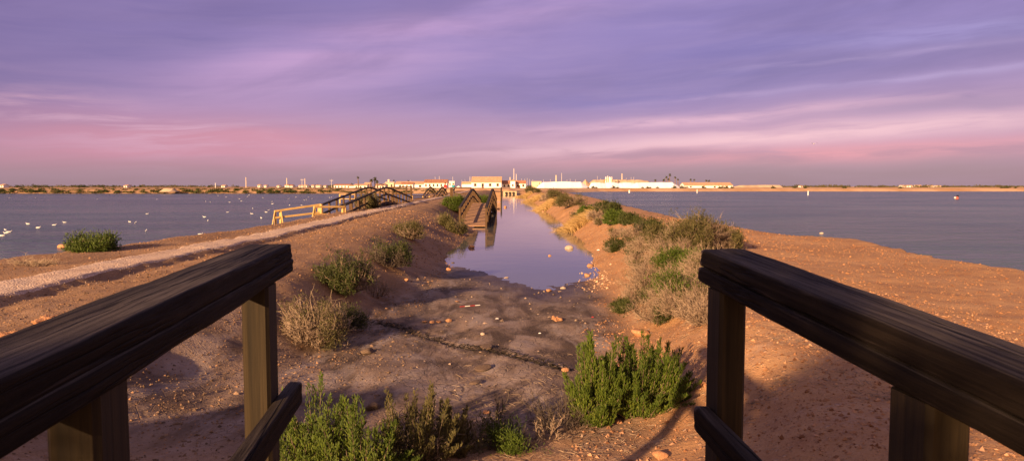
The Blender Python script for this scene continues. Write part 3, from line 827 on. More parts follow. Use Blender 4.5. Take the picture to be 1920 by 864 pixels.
def dry_twigs(w_, h, mains, seed=0, lv=3, r=.006, flat=.55, kids=(4, 3), spread=.55):
    """bare wiry branching, level by level, vectorised"""
    r_ = np.random.default_rng(seed)
    a = r_.uniform(0, 2 * math.pi, mains); q = np.sqrt(r_.uniform(0, 1, mains))
    P = np.stack([q * w_ * .18 * np.cos(a), q * w_ * .18 * np.sin(a), np.zeros(mains)], 1)
    if mains < 20: P = P * .12
    el = r_.uniform(flat * .55, 1.25, mains)
    D = np.stack([np.cos(a) * np.cos(el), np.sin(a) * np.cos(el), np.sin(el)], 1)
    # ellipsoid reach so that outer twigs bend out to the crown's outline
    Lm = .55 / np.sqrt((np.cos(el) / (w_ * .5)) ** 2 + (np.sin(el) / h) ** 2) * r_.uniform(.7, 1.1, mains)
    A0 = []; A1 = []; RA = []; RB = []; LV_ = []
    cur = (P, D, Lm, np.full(mains, r))
    for lev in range(lv):
        P, D, L_, rr = cur; n = len(P); nsg = 3
        pts = [P]; d = D
        for k in range(nsg):
            d = d + r_.normal(size=(n, 3)) * .20; d[:, 2] += .04
            d /= np.linalg.norm(d, axis=1, keepdims=True)
            nx_ = pts[-1] + d * (L_ / nsg)[:, None]; nx_[:, 2] = np.maximum(nx_[:, 2], .005)
            A0.append(pts[-1]); A1.append(nx_); f0 = 1 - .18 * k; f1 = 1 - .18 * (k + 1)
            RA.append(rr * f0); RB.append(rr * f1); LV_.append(np.full(n, lev / max(1, lv - 1)))
            pts.append(nx_)
        if lev == lv - 1: break
        kc = kids[min(lev, len(kids) - 1)]
        u = r_.uniform(.35, 1.0, (n, kc)); u[:, 0] = 1.0
        st_ = np.stack(pts, 1)
        fi = np.clip(u * nsg, 0, nsg - 1e-6); i0 = fi.astype(int); ff = (fi - i0)[..., None]
        rows = np.arange(n)[:, None]
        NP = st_[rows, i0] * (1 - ff) + st_[rows, i0 + 1] * ff
        ND = D[:, None, :] + r_.normal(size=(n, kc, 3)) * spread; ND[..., 2] += .12
        ND /= np.linalg.norm(ND, axis=2, keepdims=True)
        NL = np.repeat(L_[:, None], kc, 1) * r_.uniform(.38, .7, (n, kc))
        cur = (NP.reshape(-1, 3), ND.reshape(-1, 3), NL.ravel(), np.repeat(rr * .62, kc))
    P0 = np.concatenate(A0); P1 = np.concatenate(A1); n = len(P0)
    tw = segs_mesh(P0, P1, np.concatenate(RA), np.concatenate(RB), 3, r_.uniform(0, 1, n), np.concatenate(LV_) * r_.uniform(.2, 1, n), 'twigs')
    ends = cur[0] + cur[1] * cur[2][:, None]
    return tw, ends
def leaf_cloud(centers, n_each, rad, ll, lr, seed=0, up=.6, squash=1.0):
    r_ = np.random.default_rng(seed)
    C = np.repeat(np.asarray(centers), n_each, 0); n = len(C)
    o = r_.normal(size=(n, 3)) * rad; o[:, 2] *= squash
    P = C + o; P[:, 2] = np.maximum(P[:, 2], .01)
    d = o / (np.linalg.norm(o, axis=1, keepdims=True) + 1e-6) * .6 + r_.normal(size=(n, 3)) * .5; d[:, 2] += up
    d /= np.linalg.norm(d, axis=1, keepdims=True)
    Q = P + d * (ll * r_.uniform(.6, 1.4, n))[:, None]
    rr = lr * r_.uniform(.6, 1.3, n)
    v = np.clip(np.repeat(r_.uniform(0, .6, len(centers)), n_each) + r_.uniform(0, .45, n), 0, 1)
    mid = (P + Q) / 2
    return segs_mesh(np.concatenate([P, mid]), np.concatenate([mid, Q]), np.concatenate([rr * .5, rr]), np.concatenate([rr, rr * .2]), 3, np.concatenate([v, v]), np.concatenate([r_.uniform(0, .6, n)] * 2), 'foliage')
SHG = 'shrubs on the channel banks'
def shrub_green(p, w_, h, label, stems=40, leafs=230, lr=.0028, ll=.026, seed=1, mat='leaf', cone=.10, name='saltbush', lean=.5, dry=0):
    t = thing(name, p, label, 'shrub', SHG)
    f, s = green_plumes(w_, h, stems, leafs, lr, ll, lean, cone, seed)
    link('foliage', f, M[mat], t); link('stems', s, M['twig'], t)
    if dry:
        tw, _ = dry_twigs(w_ * .9, h * .55, dry, seed + 50, 3, .004, .4)
        link('twigs', tw, M['twig'], t)
    return t
def shrub_mixed(p, w_, h, label, mains=34, green=.3, seed=1, lm='leaf_olive', tm='twig', r=.005, ll=.022, lr=.0030, per=16, rad=.035, sq=(1, 1), kids=(5, 4), name='shrub', side=None, lv=3):
    t = thing(name, p, label, 'shrub', SHG)
    tw, ends = dry_twigs(w_, h, mains, seed, lv, r, .5, kids)
    link('twigs', tw, M[tm], t)
    if green > 0:
        r_ = np.random.default_rng(seed + 3)
        key = vnoise(ends[:, 0] / w_ * 3.2 + 7, ends[:, 1] / w_ * 3.2 + ends[:, 2] / h * 1.5, seed) + .12 * r_.normal(size=len(ends))
        if side is not None: key = key - .45 * (ends @ np.array(side)) / w_
        sel = ends[np.argsort(key)[:max(4, int(green * len(ends)))]]
        link('foliage', leaf_cloud(sel, per, rad, ll, lr, seed + 4), M[lm], t)
    t.scale = (sq[0], sq[1], 1)
    return t
def straw_tuft(p, w_, h, label, n=700, seed=1, lean=(0, 0), g=None):
    r_ = np.random.default_rng(seed)
    t = thing('straw_grass', p, label, 'grass tuft', 'straw coloured grass tufts on the right bank')
    B = np.stack([r_.normal(size=n) * w_ * .28, r_.normal(size=n) * w_ * .42, np.zeros(n)], 1)
    B[:, 2] = [float(z) for z in (ground_z(p[0] + B[:, 0], p[1] + B[:, 1]) - p[2] - .02)]
    d = np.stack([r_.normal(size=n) * .30 + lean[0], r_.normal(size=n) * .3 + lean[1], np.full(n, 1.0)], 1)
    L_ = h * r_.uniform(.45, 1.1, n)
    d /= np.linalg.norm(d, axis=1, keepdims=True)
    m1 = B + d * (L_ * .55)[:, None]
    d2 = d + np.stack([np.full(n, lean[0]), np.full(n, lean[1]), np.full(n, -.55)], 1) * .9; d2 /= np.linalg.norm(d2, axis=1, keepdims=True)
    e = m1 + d2 * (L_ * .5)[:, None]
    r0 = .006 * r_.uniform(.7, 1.5, n) * (1 + p[1] / 40)
    v = r_.uniform(0, 1, n)
    link('blades', segs_mesh(np.concatenate([B, m1]), np.concatenate([m1, e]), np.concatenate([r0, r0 * .8]), np.concatenate([r0 * .8, r0 * .2]), 3, np.concatenate([v, v]), np.concatenate([v * .3, v]), 'blades'), M['straw'], t)
    return t

def base(px, py): 
    p = on_ground(px, py); p[2] -= .02; return p
# foreground
shrub_green(base(592, 866), .62, .72, 'bright green saltbush with two tall plumes beside the left railing post', 44, 200, .0030, .026, 101, lean=.45, dry=14, cone=.065)
shrub_green(base(672, 905), .60, .56, 'low green saltbush at the bottom edge between two taller ones', 40, 180, .0030, .026, 102, dry=12, cone=.065)
shrub_green(base(780, 868), .60, .60, 'olive green saltbush with dry twigs left of the bare thorny branches', 48, 180, .0030, .025, 103, 'leaf_olive', dry=40, cone=.065)
shrub_green(base(842, 850), .40, .42, 'small spindly saltbush leaning toward the bare thorny branches', 30, 170, .0028, .024, 1031, 'leaf_olive', dry=20, cone=.08)
shrub_green(base(1118, 796), .50, .86, 'tall pointed green saltbush at the left end of the big green clump', 52, 220, .0036, .034, 104, lean=.36, cone=.06, dry=16)
shrub_green(base(1204, 768), .78, .74, 'widest bright green saltbush on the right of the dry channel bed', 115, 200, .0034, .036, 105, lean=.62, cone=.062, dry=14)
shrub_mixed(base(1046, 800), .55, .42, 'grey tangled dead bush touching the left side of the big green clump', 60, 0, 106, tm='twig_dark', r=.004)
shrub_mixed(base(930, 805), .46, .62, 'dark bare branching twig bush in the middle foreground', 8, 0, 107, tm='twig_dark', r=.007, kids=(4, 3))
shrub_mixed(base(1028, 822), .34, .38, 'pale bare forked twigs standing in front of the dead grey bush', 9, 0, 108, tm='twig', r=.006, kids=(4, 3))
shrub_mixed(base(868, 830), .6, .28, 'low dry brown tangle between the olive saltbush and the bare branches', 60, .12, 109, tm='twig', r=.0035)
shrub_mixed(base(960, 832), .6, .18, 'flat dry tangle with a few green tips below the bare branches', 50, .22, 110, lm='leaf', tm='twig_dark', r=.0035)
# left bank
shrub_mixed(base(592, 642), .95, .82, 'large grey dry shrub with green lower tips just past the left railing', 90, .16, 111, 'leaf_olive', 'twig', .008, .03, .0045, 10, .03, kids=(6, 4))
shrub_mixed(base(640, 612), .60, .50, 'dark shaded shrub tucked behind the large grey dry one', 40, .3, 112, 'leaf_dark', 'twig_dark', .007, .03, .004, 12, .04)
shrub_mixed(base(652, 545), .95, .72, 'green clump shrub on the left bank with a bright crown', 56, .50, 113, 'leaf_dark', 'twig', .008, .05, .0060, 10, .035, side=(-1, 0, .9), kids=(6, 4))
shrub_mixed(base(706, 552), .80, .42, 'fan of bare pale twigs spilling right from the green clump', 30, 0, 114, tm='twig', r=.009, kids=(4, 3))
shrub_mixed(base(728, 498), 1.05, .66, 'dark grey twiggy shrub at the foot of the left slope', 60, .22, 115, 'leaf_dark', 'twig_dark', .010, .04, .007, 12, .05)
shrub_mixed(base(765, 446), .90, .58, 'round olive shrub alone on the left bank shoulder', 50, .4, 116, 'leaf_olive', 'twig', .010, .05, .008, 12, .06)
shrub_mixed(base(834, 424), .85, .74, 'upright olive shrub on the slope just left of the channel footbridge', 44, .35, 117, 'leaf_olive', 'twig', .012, .06, .011, 12, .07)
shrub_mixed(base(856, 437), .75, .66, 'lower olive shrub at the slope foot before the channel footbridge', 44, .4, 118, 'leaf_olive', 'twig', .012, .06, .011, 12, .07)
shrub_mixed(base(852, 394), 1.65, 1.05, 'big green shrub spreading under the dark crossbar fence', 60, .7, 119, 'leaf', 'twig', .014, .09, .018, 16, .12)
shrub_mixed(np.array([-3.1, 66, .35]), 1.9, 1.1, 'green bush showing between the channel footbridge railings', 50, .8, 120, 'leaf', 'twig', .014, .11, .02, 16, .14)
shrub_mixed(base(690, 391), 1.4, .95, 'olive shrub in front of the longest arched footbridge railing', 60, .4, 121, 'leaf_olive', 'twig', .014, .09, .015, 12, .1)
shrub_mixed(base(728, 381), 1.6, .85, 'dry yellowish shrub by the far half of the longest arched footbridge', 60, .25, 122, 'leaf_olive', 'twig', .014, .09, .015, 10, .1)
p = np.array([at(174, 470, 15.0)[0], 15.0, .60])
shrub_mixed(p, 1.0, .66, 'bright green rounded bush at the edge of the left lake', 56, .85, 123, 'leaf', 'twig', .007, .06, .007, 14, .05, kids=(5, 4))
shrub_mixed(base(60, 497), .9, .14, 'low dry weeds along the left lake edge below the floating gulls', 40, 0, 124, tm='twig', r=.005, sq=(1.6, .6))
# right bank
RB = [
 ((1000, 362), 3.6, .95, 'farthest olive brush on the right bank crest near the houses', .35, 'leaf_olive', 'twig', 95),
 ((1036, 376), 3.0, 1.15, 'wide brown olive brush on the right bank crest behind the straw grass', .3, 'leaf_olive', 'twig', 65),
 ((1073, 386), 2.2, 1.0, 'grey brown bush on the right crest beside the lake corner', .15, 'leaf_olive', 'twig', 50),
 ((1101, 404), .85, .60, 'small bright green shrub above the straw grass tuft', .6, 'leaf', 'twig', 34),
 ((1116, 412), 1.0, .70, 'grey leafless shrub right of the small bright green one', 0, 'leaf', 'twig', 31),
 ((1138, 402), 1.3, .78, 'spiky dark green shrub on the right crest halfway to the lake corner', .4, 'leaf_dark', 'twig', 34),
 ((1154, 418), .80, .64, 'compact green shrub on the open red earth', .6, 'leaf', 'twig', 28),
 ((1180, 420), .56, .48, 'smallest green shrub standing on the open red earth', .5, 'leaf_dark', 'twig', 27),
 ((1210, 442), .90, .90, 'dark brown upright shrub left of the largest right bank bush', .30, 'leaf_dark', 'twig_dark', 21),
 ((1150, 472), .62, .46, 'low grey green shrub on the right slope near the white stone', .3, 'leaf_dark', 'twig', 17),
 ((1196, 474), .85, .56, 'dull green low shrub in the middle of the right slope', .35, 'leaf_dark', 'twig', 17),
 ((1250, 466), 1.0, .84, 'olive shrub leaning on the left of the largest right bank bush', .25, 'leaf_olive', 'twig', 18),
 ((1300, 472), 1.45, 1.15, 'largest olive bush on the right bank breaking the lake line', .38, 'leaf_olive', 'twig', 16),
 ((1350, 468), 1.0, .84, 'olive brown bush touching the corner of the right handrail', .2, 'leaf_olive', 'twig', 16),
 ((1290, 505), 1.1, .52, 'bright green low growth under the largest right bank bush', .3, 'leaf', 'twig', 13),
 ((1232, 540), 1.35, .80, 'pale grey dry shrub spreading on the right slope', .04, 'leaf_olive', 'twig', 11.5),
 ((1290, 562), 1.2, .76, 'pale dry shrub with a green heart behind the right railing end', .16, 'leaf', 'twig', 10.5),
 ((1236, 598), .95, .62, 'grey wiry shrub lowest on the right slope above the pale boulder', .08, 'leaf_dark', 'twig', 9.5),
 ((1268, 552), .55, .56, 'fresh green tuft amid the pale dry shrubs', .4, 'leaf', 'twig', 10.8),
 ((1166, 582), .36, .24, 'small dark green tuft at the foot of the right slope', .6, 'leaf_dark', 'twig', 10.5),
 ((1320, 606), .70, .60, 'dry pink grey shrub against the right railing post', 0, 'leaf', 'twig', 9.5),
]
for i, (pp, w_, h, lb, gr, lm, tm, d) in enumerate(RB):
    k = max(1, d / 10)
    shrub_mixed(base(*pp), w_ * .93, h * .86, lb, int(50 + 34 * w_), gr, 200 + i, lm, tm, .0055 * k ** .8, .036 * k ** .7, .0044 * k ** .85, 9, .032 * k ** .7, kids=(6, 5) if d < 25 else (5, 4))
# unseen tree added behind the viewpoint to shade the near right ground
t = thing('added_shade_tree', (-2.15, -2.55, .7), 'unseen feathery tree added behind the viewpoint to cast shade past the near bridge', 'tree')
b = MB(); b.tube((0, 0, -.1), (.05, 0, 1.3), .09, .05, 8); b.tube((.05, 0, 1.3), (-.1, .1, 2.3), .05, .02, 8); b.build('trunk', M['trunk'], t)
tw, ends = dry_twigs(.9, 2.2, 30, 900, 3, .012, .9, (5, 4)); link('twigs', tw, M['twig'], t)
q_ = np.random.default_rng(77).normal(size=(420, 3)); q_ /= np.linalg.norm(q_, axis=1, keepdims=True); q_ *= np.random.default_rng(78).uniform(.2, 1, (420, 1)) ** .5
link('crown', leaf_cloud(q_ * np.array([.66, .55, 1.1]) + np.array([0, 0, 1.6]), 34, .09, .12, .008, 901), M['leaf_dark'], t)
DRY = [((1085, 408), .9, .5, 'dry tan tangle on the slope behind the nearest straw tuft', 38), ((1128, 420), .8, .4, 'low dry tan scrub just right of the nearest straw tuft', 27), ((1160, 442), .8, .4, 'thin dry tan shrub above the low grey green one', 20), ((1185, 452), 1.0, .5, 'spreading dry tan shrub left of the dark brown upright one', 20),
 ((1222, 470), 1.1, .6, 'dry tan shrub filling the gap before the dark brown upright one', 17), ((1205, 500), 1.0, .5, 'dry grey scrub low on the slope in front of the dull green shrub', 14), ((1262, 490), 1.1, .6, 'dry tan scrub between the bright green growth and the olive shrub', 14), ((1330, 520), 1.0, .7, 'dry tan scrub behind the end of the right handrail', 13),
 ((1200, 565), .8, .5, 'dry pale scrub at the left of the grey wiry shrub', 10), ((1285, 590), .9, .6, 'dry pale scrub between the grey wiry shrub and the railing post', 9.5)]
for i, (pp, w_, h, lb, d) in enumerate(DRY):
    k = max(1, d / 10); shrub_mixed(base(*pp), w_, h, lb, int(46 + 30 * w_), .03, 400 + i, 'leaf_olive', 'twig', .0055 * k ** .8, .03 * k ** .7, .0036 * k ** .85, 6, .03, kids=(6, 5))
straw_tuft(base(1085, 425), 1.5, .62, 'nearest straw yellow grass tuft leaning over the channel edge', 900, 301, (-.7, -.3))
straw_tuft(base(1026, 392), 1.9, .75, 'middle straw yellow grass tuft on the right bank', 900, 302, (-.7, -.2))
straw_tuft(base(1002, 378), 2.4, .9, 'third straw yellow grass tuft nearing the far channel end', 800, 303, (-.6, -.2))
straw_tuft(base(984, 370), 2.8, 1.0, 'farthest straw yellow grass tuft beside the narrow end of the channel', 700, 304, (-.5, -.2))
shrub_mixed(base(1582, 440), .4, .25, 'thin dry weed on the brink of the right lake', 14, 0, 305, tm='twig', r=.004)

# ------------------------------------------------------------------ stones
def rock_mesh(seed, k=3, flat=.65, ang=.5):
    bm = bmesh.new(); bmesh.ops.create_icosphere(bm, subdivisions=k, radius=1)
    r_ = np.random.default_rng(seed)
    co = np.array([v.co[:] for v in bm.verts])
    pl = r_.normal(size=(9, 3)); pl /= np.linalg.norm(pl, axis=1, keepdims=True)
    for n_ in pl:
        d = co @ n_; h = r_.uniform(.55, .9); ex = np.maximum(d - h, 0); co = co - ex[:, None] * n_ * .9
    co += .05 * np.stack([fbm(co[:, 0] * 3 + 5, co[:, 1] * 3 + co[:, 2] * 2, seed + j) for j in range(3)], 1) * 2
    co[:, 2] *= flat
    for v, c in zip(bm.verts, co): v.co = c
    me = bpy.data.meshes.new('rock'); bm.to_mesh(me); bm.free()
    me.polygons.foreach_set("use_smooth", np.ones(len(me.polygons), bool))
    return me
ROCKS = [ # px, py, width px, mat, label
 (1067, 466, 17, 'p', 'white rounded stone at the right water edge of the channel'),
 (1031, 480, 10, 'o', 'small reddish stone standing in the channel water'),
 (1106, 499, 14, 'o', 'orange stone on the mud right of the channel water'),
 (1101, 517, 14, 'o', 'orange wedge stone just below the other orange one at the right waterline'),
 (1029, 546, 12, 'o', 'orange stone in the shallow near tip of the pool'),
 (1056, 541, 13, 'p', 'pale stone beside the orange one at the near tip of the pool'),
 (949, 521, 12, 'p', 'flat pale stone on the near left shore of the pool'),
 (884, 465, 15, 'o', 'round orange boulder at the water edge before the channel footbridge'),
 (849, 493, 8, 'd', 'dark pointed stone on the left shore of the pool'),
 (841, 507, 14, 'o', 'low orange stone at the left shore of the pool'),
 (947, 389, 9, 'o', 'orange stone in the channel right of the footbridge'),
 (935, 392, 7, 'o', 'tan stone against the outer side of the channel footbridge'),
 (841, 601, 15, 'o', 'largest stone of the row across the dry bed'),
 (823, 602, 12, 'o', 'middle stone of the row across the dry bed'),
 (810, 602, 11, 'o', 'angular stone in the row across the dry bed'),
 (797, 602, 14, 'o', 'leftmost flat stone of the row across the dry bed'),
 (858, 566, 12, 'o', 'lone flat orange stone on the dry bed above the row'),
 (1044, 602, 22, 'o', 'crumbled orange clod right of the dry bed'),
 (905, 629, 10, 'p', 'small pale stone just above the long crack in the bed'),
 (1200, 628, 40, 'o', 'pale boulder behind the widest green saltbush'),
 (1238, 862, 36, 'o', 'smooth orange boulder at the bottom edge right of center'),
 (1318, 722, 22, 'o', 'orange stone at the foot of the right railing post'),
 (1160, 796, 17, 'o', 'orange stone under the big green clump'),
 (24, 632, 42, 'o', 'crumbled orange earth clod near the left picture edge'),
 (88, 606, 36, 'o', 'second orange earth clod above the left handrail'),
 (432, 555, 14, 'o', 'orange stone in the shadow behind the left railing'),
 (1330, 600, 18, 'o', 'tan stone beside the upper part of the right railing post'),
 (912, 655, 26, 'd', 'flat dark slab lifted beside the long crack'),
 (905, 690, 34, 'd', 'dark broken mud slab below the long crack'),
 (890, 716, 24, 'd', 'lowest dark mud slab in the middle of the bed'),
 (690, 663, 30, 'd', 'dark weed covered lump on the left of the bed'),
 (700, 765, 34, 'd', 'brown stone half hidden by the foreground saltbush plumes'),
 (912, 770, 16, 'o', 'orange stone behind the dark bare branches'),
 (1018, 397, 7, 'o', 'small stone at the right waterline under the middle straw tuft'),
 (1086, 408, 15, 'p', 'pale broken slab leaning in the nearest straw tuft'),
 (120, 464, 22, 'o', 'reddish earth lump left of the lakeside green bush'),
 (1540, 438, 10, 'p', 'pale stone on the brink of the right lake'),
 (1255, 738, 16, 'o', 'tan stone at the right foot of the widest green saltbush'),
 (1060, 700, 16, 'o', 'brownish stone where the long crack meets the right bank'),
 (762, 526, 12, 'o', 'tan stone at the foot of the left slope'),
]
rmesh = [rock_mesh(500 + i) for i in range(8)]
for q in range(2):          # crumbling clods of earth: ragged heaps
    m_ = rock_mesh(540 + q, 5, .5); co = np.empty(len(m_.vertices) * 3); m_.vertices.foreach_get('co', co); co = co.reshape(-1, 3)
    f_ = fbm(co[:, 0] * 2.4 + 3 + q, co[:, 1] * 2.4 + co[:, 2] * 2, 550 + q, 4) * 1.5 + fbm(co[:, 0] * 7, co[:, 1] * 7 + co[:, 2] * 5, 560 + q, 3) * .5
    co *= (1 + f_)[:, None]; m_.vertices.foreach_set('co', co.ravel()); m_.polygons.foreach_set('use_smooth', np.zeros(len(m_.polygons), bool)); m_.update(); rmesh.append(m_)
mats3 = {}
for i, (px, py, wp, mk, lb) in enumerate(ROCKS):
    p = on_ground(px, py)
    s = wp * p[1] / 1280 / 2
    clod = 'clod' in lb or 'crumbled' in lb
    key = (8 + i % 2 if clod else i % 8, mk)
    if key not in mats3:
        m2 = rmesh[key[0]].copy(); m2.materials.clear(); m2.materials.append(M['rock_' + mk]); mats3[key] = m2
    o = link('rock', mats3[key], None, None, (p[0], p[1], max(p[2], -.02) + s * .25))
    fl = .35 if ('slab' in lb or 'flat' in lb) else 1.0
    o.scale = (s, s * random.uniform(.7, 1.1), s * random.uniform(.75, 1.0) * fl); o.rotation_euler = (random.uniform(-.2, .2), random.uniform(-.2, .2), random.uniform(0, 6))
    tag(o, lb, 'rock', 'loose stones along the channel')

# gravel: countless small stones
def gravel(name, X_, Y_, size, mat, lift=.25):
    n = len(X_); Zs = ground_z(X_, Y_)
    octa = np.array([(1, 0, 0), (0, 1, 0), (-1, 0, 0), (0, -1, 0), (0, 0, 1), (0, 0, -1)], float)
    tri = np.array([(0, 1, 4), (1, 2, 4), (2, 3, 4), (3, 0, 4), (1, 0, 5), (2, 1, 5), (3, 2, 5), (0, 3, 5)])
    S = size * rng.uniform(.5, 1.5, (n, 1)) * rng.uniform(.6, 1.25, (n, 3)); S[:, 2] *= .7
    a = rng.uniform(0, 6.28, n); ca, sa = np.cos(a), np.sin(a)
    V = octa[None] * (1 + rng.normal(size=(n, 6, 1)) * .15) * S[:, None, :] + rng.normal(size=(n, 6, 3)) * S[:, None, :] * .18
    Vx = V[..., 0] * ca[:, None] - V[..., 1] * sa[:, None]; Vy = V[..., 0] * sa[:, None] + V[..., 1] * ca[:, None]
    V = np.stack([Vx + X_[:, None], Vy + Y_[:, None], V[..., 2] + (Zs + S[:, 2] * lift)[:, None]], -1)
    Fc = tri[None] + (np.arange(n) * 6)[:, None, None]
    me = mesh_np(name, V.reshape(-1, 3), [Fc.reshape(-1, 3)], False, {'var': np.repeat(rng.uniform(0, 1, n), 6)})
    return tag(link(name, me, mat), kind='stuff')
def m_gravel(name, a, b):
    m, nt, p, ob, pos = newmat(name)
    setc(nt, p, mixc(nt, attr(nt, 'var'), a, b), .9, None, .2)
    return m
n = 26000
yy = 3.6 * np.exp(rng.uniform(0, 1, n) * math.log(9)); xx = rng.uniform(1.0, 9.0, n) + .0
ok = (xx > x_rtoe(yy) - .2) & (xx < x_right(yy) - .1)
gravel('gravel', xx[ok], yy[ok], (.004 + .00065 * yy[ok])[:, None] * rng.uniform(.3, 1.45, (ok.sum(), 1)) ** 2.2 * .72, m_gravel('red_gravel', (.22, .10, .046), (.40, .215, .105)))
n = 26000
yy = 4.5 * np.exp(rng.uniform(0, 1, n) * math.log(8)); xx = rng.uniform(-9.5, -1.6, n)
ok = (xx < x_ltoe(yy) + .3) & (xx > x_left(yy) + .1) & (np.abs(xx - x_path(yy)) > .5)
gravel('gravel', xx[ok], yy[ok], (.004 + .00065 * yy[ok])[:, None] * rng.uniform(.3, 1.45, (ok.sum(), 1)) ** 2.2 * .72, m_gravel('brown_gravel', (.14, .075, .04), (.36, .21, .118)))
n = 12000
yy = 8 * np.exp(rng.uniform(0, 1, n) * math.log(6)); xx = x_path(yy) + rng.normal(size=n) * .27
gravel('gravel', xx, yy, (.004 + .00035 * yy)[:, None] * rng.uniform(.4, 1.4, (n, 1)), m_gravel('pale_gravel', (.40, .29, .21), (.66, .53, .43)), .5)
n = 16000
yy = 3.3 * np.exp(rng.uniform(0, 1, n) * math.log(3.2)); xx = rng.uniform(-.6, 5.2, n)
ok = (xx > x_rtoe(yy) - .5)
gravel('gravel', xx[ok], yy[ok], .0075 * rng.uniform(.3, 1.6, (ok.sum(), 1)) ** 1.8, m_gravel('soil_crumbs', (.17, .075, .034), (.48, .28, .16)), .1)
n = 9000
yy = 4.2 * np.exp(rng.uniform(0, 1, n) * math.log(2.6)); xx = rng.uniform(-6.2, -1.2, n)
gravel('gravel', xx, yy, .0075 * rng.uniform(.3, 1.6, (n, 1)) ** 1.8, m_gravel('bank_crumbs', (.085, .055, .037), (.27, .18, .12)), .1)
# debris on the mud and along the channel edges
n = 1500
yy = 4.8 * np.exp(rng.uniform(0, 1, n) * math.log(3.4)); xx = rng.uniform(-3.2, 2.0, n)
k = vnoise(xx * 1.3, yy * .9, 77) + .25 * (xx > .2)
ok = (k > .55) & (ground_z(xx, yy) > .005)
gravel('gravel', xx[ok], yy[ok], (.003 + .0006 * yy[ok])[:, None] * rng.uniform(.4, 1.6, (ok.sum(), 1)) ** 2, m_gravel('bed_gravel', (.07, .05, .04), (.34, .25, .19)))
n = 1500
yy = 14 * np.exp(rng.uniform(0, 1, n) * math.log(9)); xx = x_rtoe(yy) + .1 + rng.normal(size=n) * .22
gravel('gravel', xx, yy, (.010 + .0009 * yy)[:, None] * rng.uniform(.4, 1.6, (n, 1)), m_gravel('edge_gravel', (.22, .12, .07), (.62, .42, .28)))

# dry plant litter on the near right foreground
n = 2600
lx = rng.uniform(-.6, 3.2, n); ly = 4.4 + rng.uniform(0, 1, n) ** 1.5 * 4
ok = vnoise(lx * 2, ly * 2, 88) > .42; lx = lx[ok]; ly = ly[ok]; n = len(lx)
a = rng.uniform(0, 6.28, n); L_ = rng.uniform(.02, .09, n)
P0 = np.stack([lx, ly, ground_z(lx, ly) + .006], 1)
ex, ey = lx + np.cos(a) * L_, ly + np.sin(a) * L_
P1 = np.stack([ex, ey, ground_z(ex, ey) + rng.uniform(.004, .03, n)], 1)
tag(link('dry_litter', segs_mesh(P0, P1, np.full(n, .0022), np.full(n, .0012), 3, rng.uniform(0, 1, n), rng.uniform(0, 1, n), 'litter'), M['twig']), kind='stuff')
# rotting weed along the crack
n = 900
s = rng.uniform(0, 1, n) * (len(CRACK) - 1); i0 = np.minimum(s.astype(int), len(CRACK) - 2); f = (s - i0)[:, None]
C = CRACK[i0] * (1 - f) + CRACK[i0 + 1] * f + rng.normal(size=(n, 2)) * .05
C[:, 0] -= .10 * fbm(C[:, 0] * 3, C[:, 1] * 3, 61); C[:, 1] -= .10 * fbm(C[:, 0] * 3, C[:, 1] * 3, 62)
a = rng.uniform(0, 6.28, n); L_ = rng.uniform(.02, .07, n)
P0 = np.stack([C[:, 0], C[:, 1], ground_z(C[:, 0], C[:, 1]) + .006], 1); P1 = P0 + np.stack([np.cos(a) * L_, np.sin(a) * L_ * .7, rng.uniform(0, .022, n)], 1)
tag(link('rotting_weed', segs_mesh(P0, P1, np.full(n, .006), np.full(n, .003), 3, np.zeros(n), np.zeros(n), 'weed'), M['weed']), kind='stuff')
# washed up stick and litter
p0 = on_ground(862, 576); p1 = on_ground(900, 573)
t = thing('striped_stick', (p0[0], p0[1], max(p0[2], 0) + .015), 'thin red and white stick lying on the dry bed', 'stick')
dv = np.array(p1) - p0; dv[2] = 0
for k in range(4):
    b = MB(); b.tube(dv * k / 4, dv * (k + 1) / 4, .007, .007, 6); b.build('stick_band', M['red'] if k % 2 == 0 else M['white'], t)
def scrap(px, py, s, mat, label, name, cat):
    p = on_ground(px, py); b = MB()
    V = [(-s, -s * .5, 0), (s, -s * .6, .1 * s), (s * .9, s * .6, .35 * s), (-s * .8, s * .5, .25 * s), (0, 0, .6 * s)]
    b.add(V, [(0, 1, 4), (1, 2, 4), (2, 3, 4), (3, 0, 4)]); b.add(V[:4], [(3, 2, 1, 0)])
    return tag(b.build(name, mat, None, (p[0], p[1], p[2] + .01)), label, cat)
scrap(1122, 469, .06, M['white'], 'crumpled white scrap on the right slope near the waterline', 'paper_scrap', 'litter')
scrap(1012, 625, .02, M['white'], 'small white scrap on the dry bed near the crumbled clod', 'paper_scrap', 'litter')
scrap(932, 600, .03, M['rock_p'] if False else M['metal'], 'flattened grey can in the middle of the dry bed', 'flat_can', 'litter')
scrap(1111, 598, .022, M['red'], 'tiny red scrap at the foot of the right slope', 'plastic_scrap', 'litter')

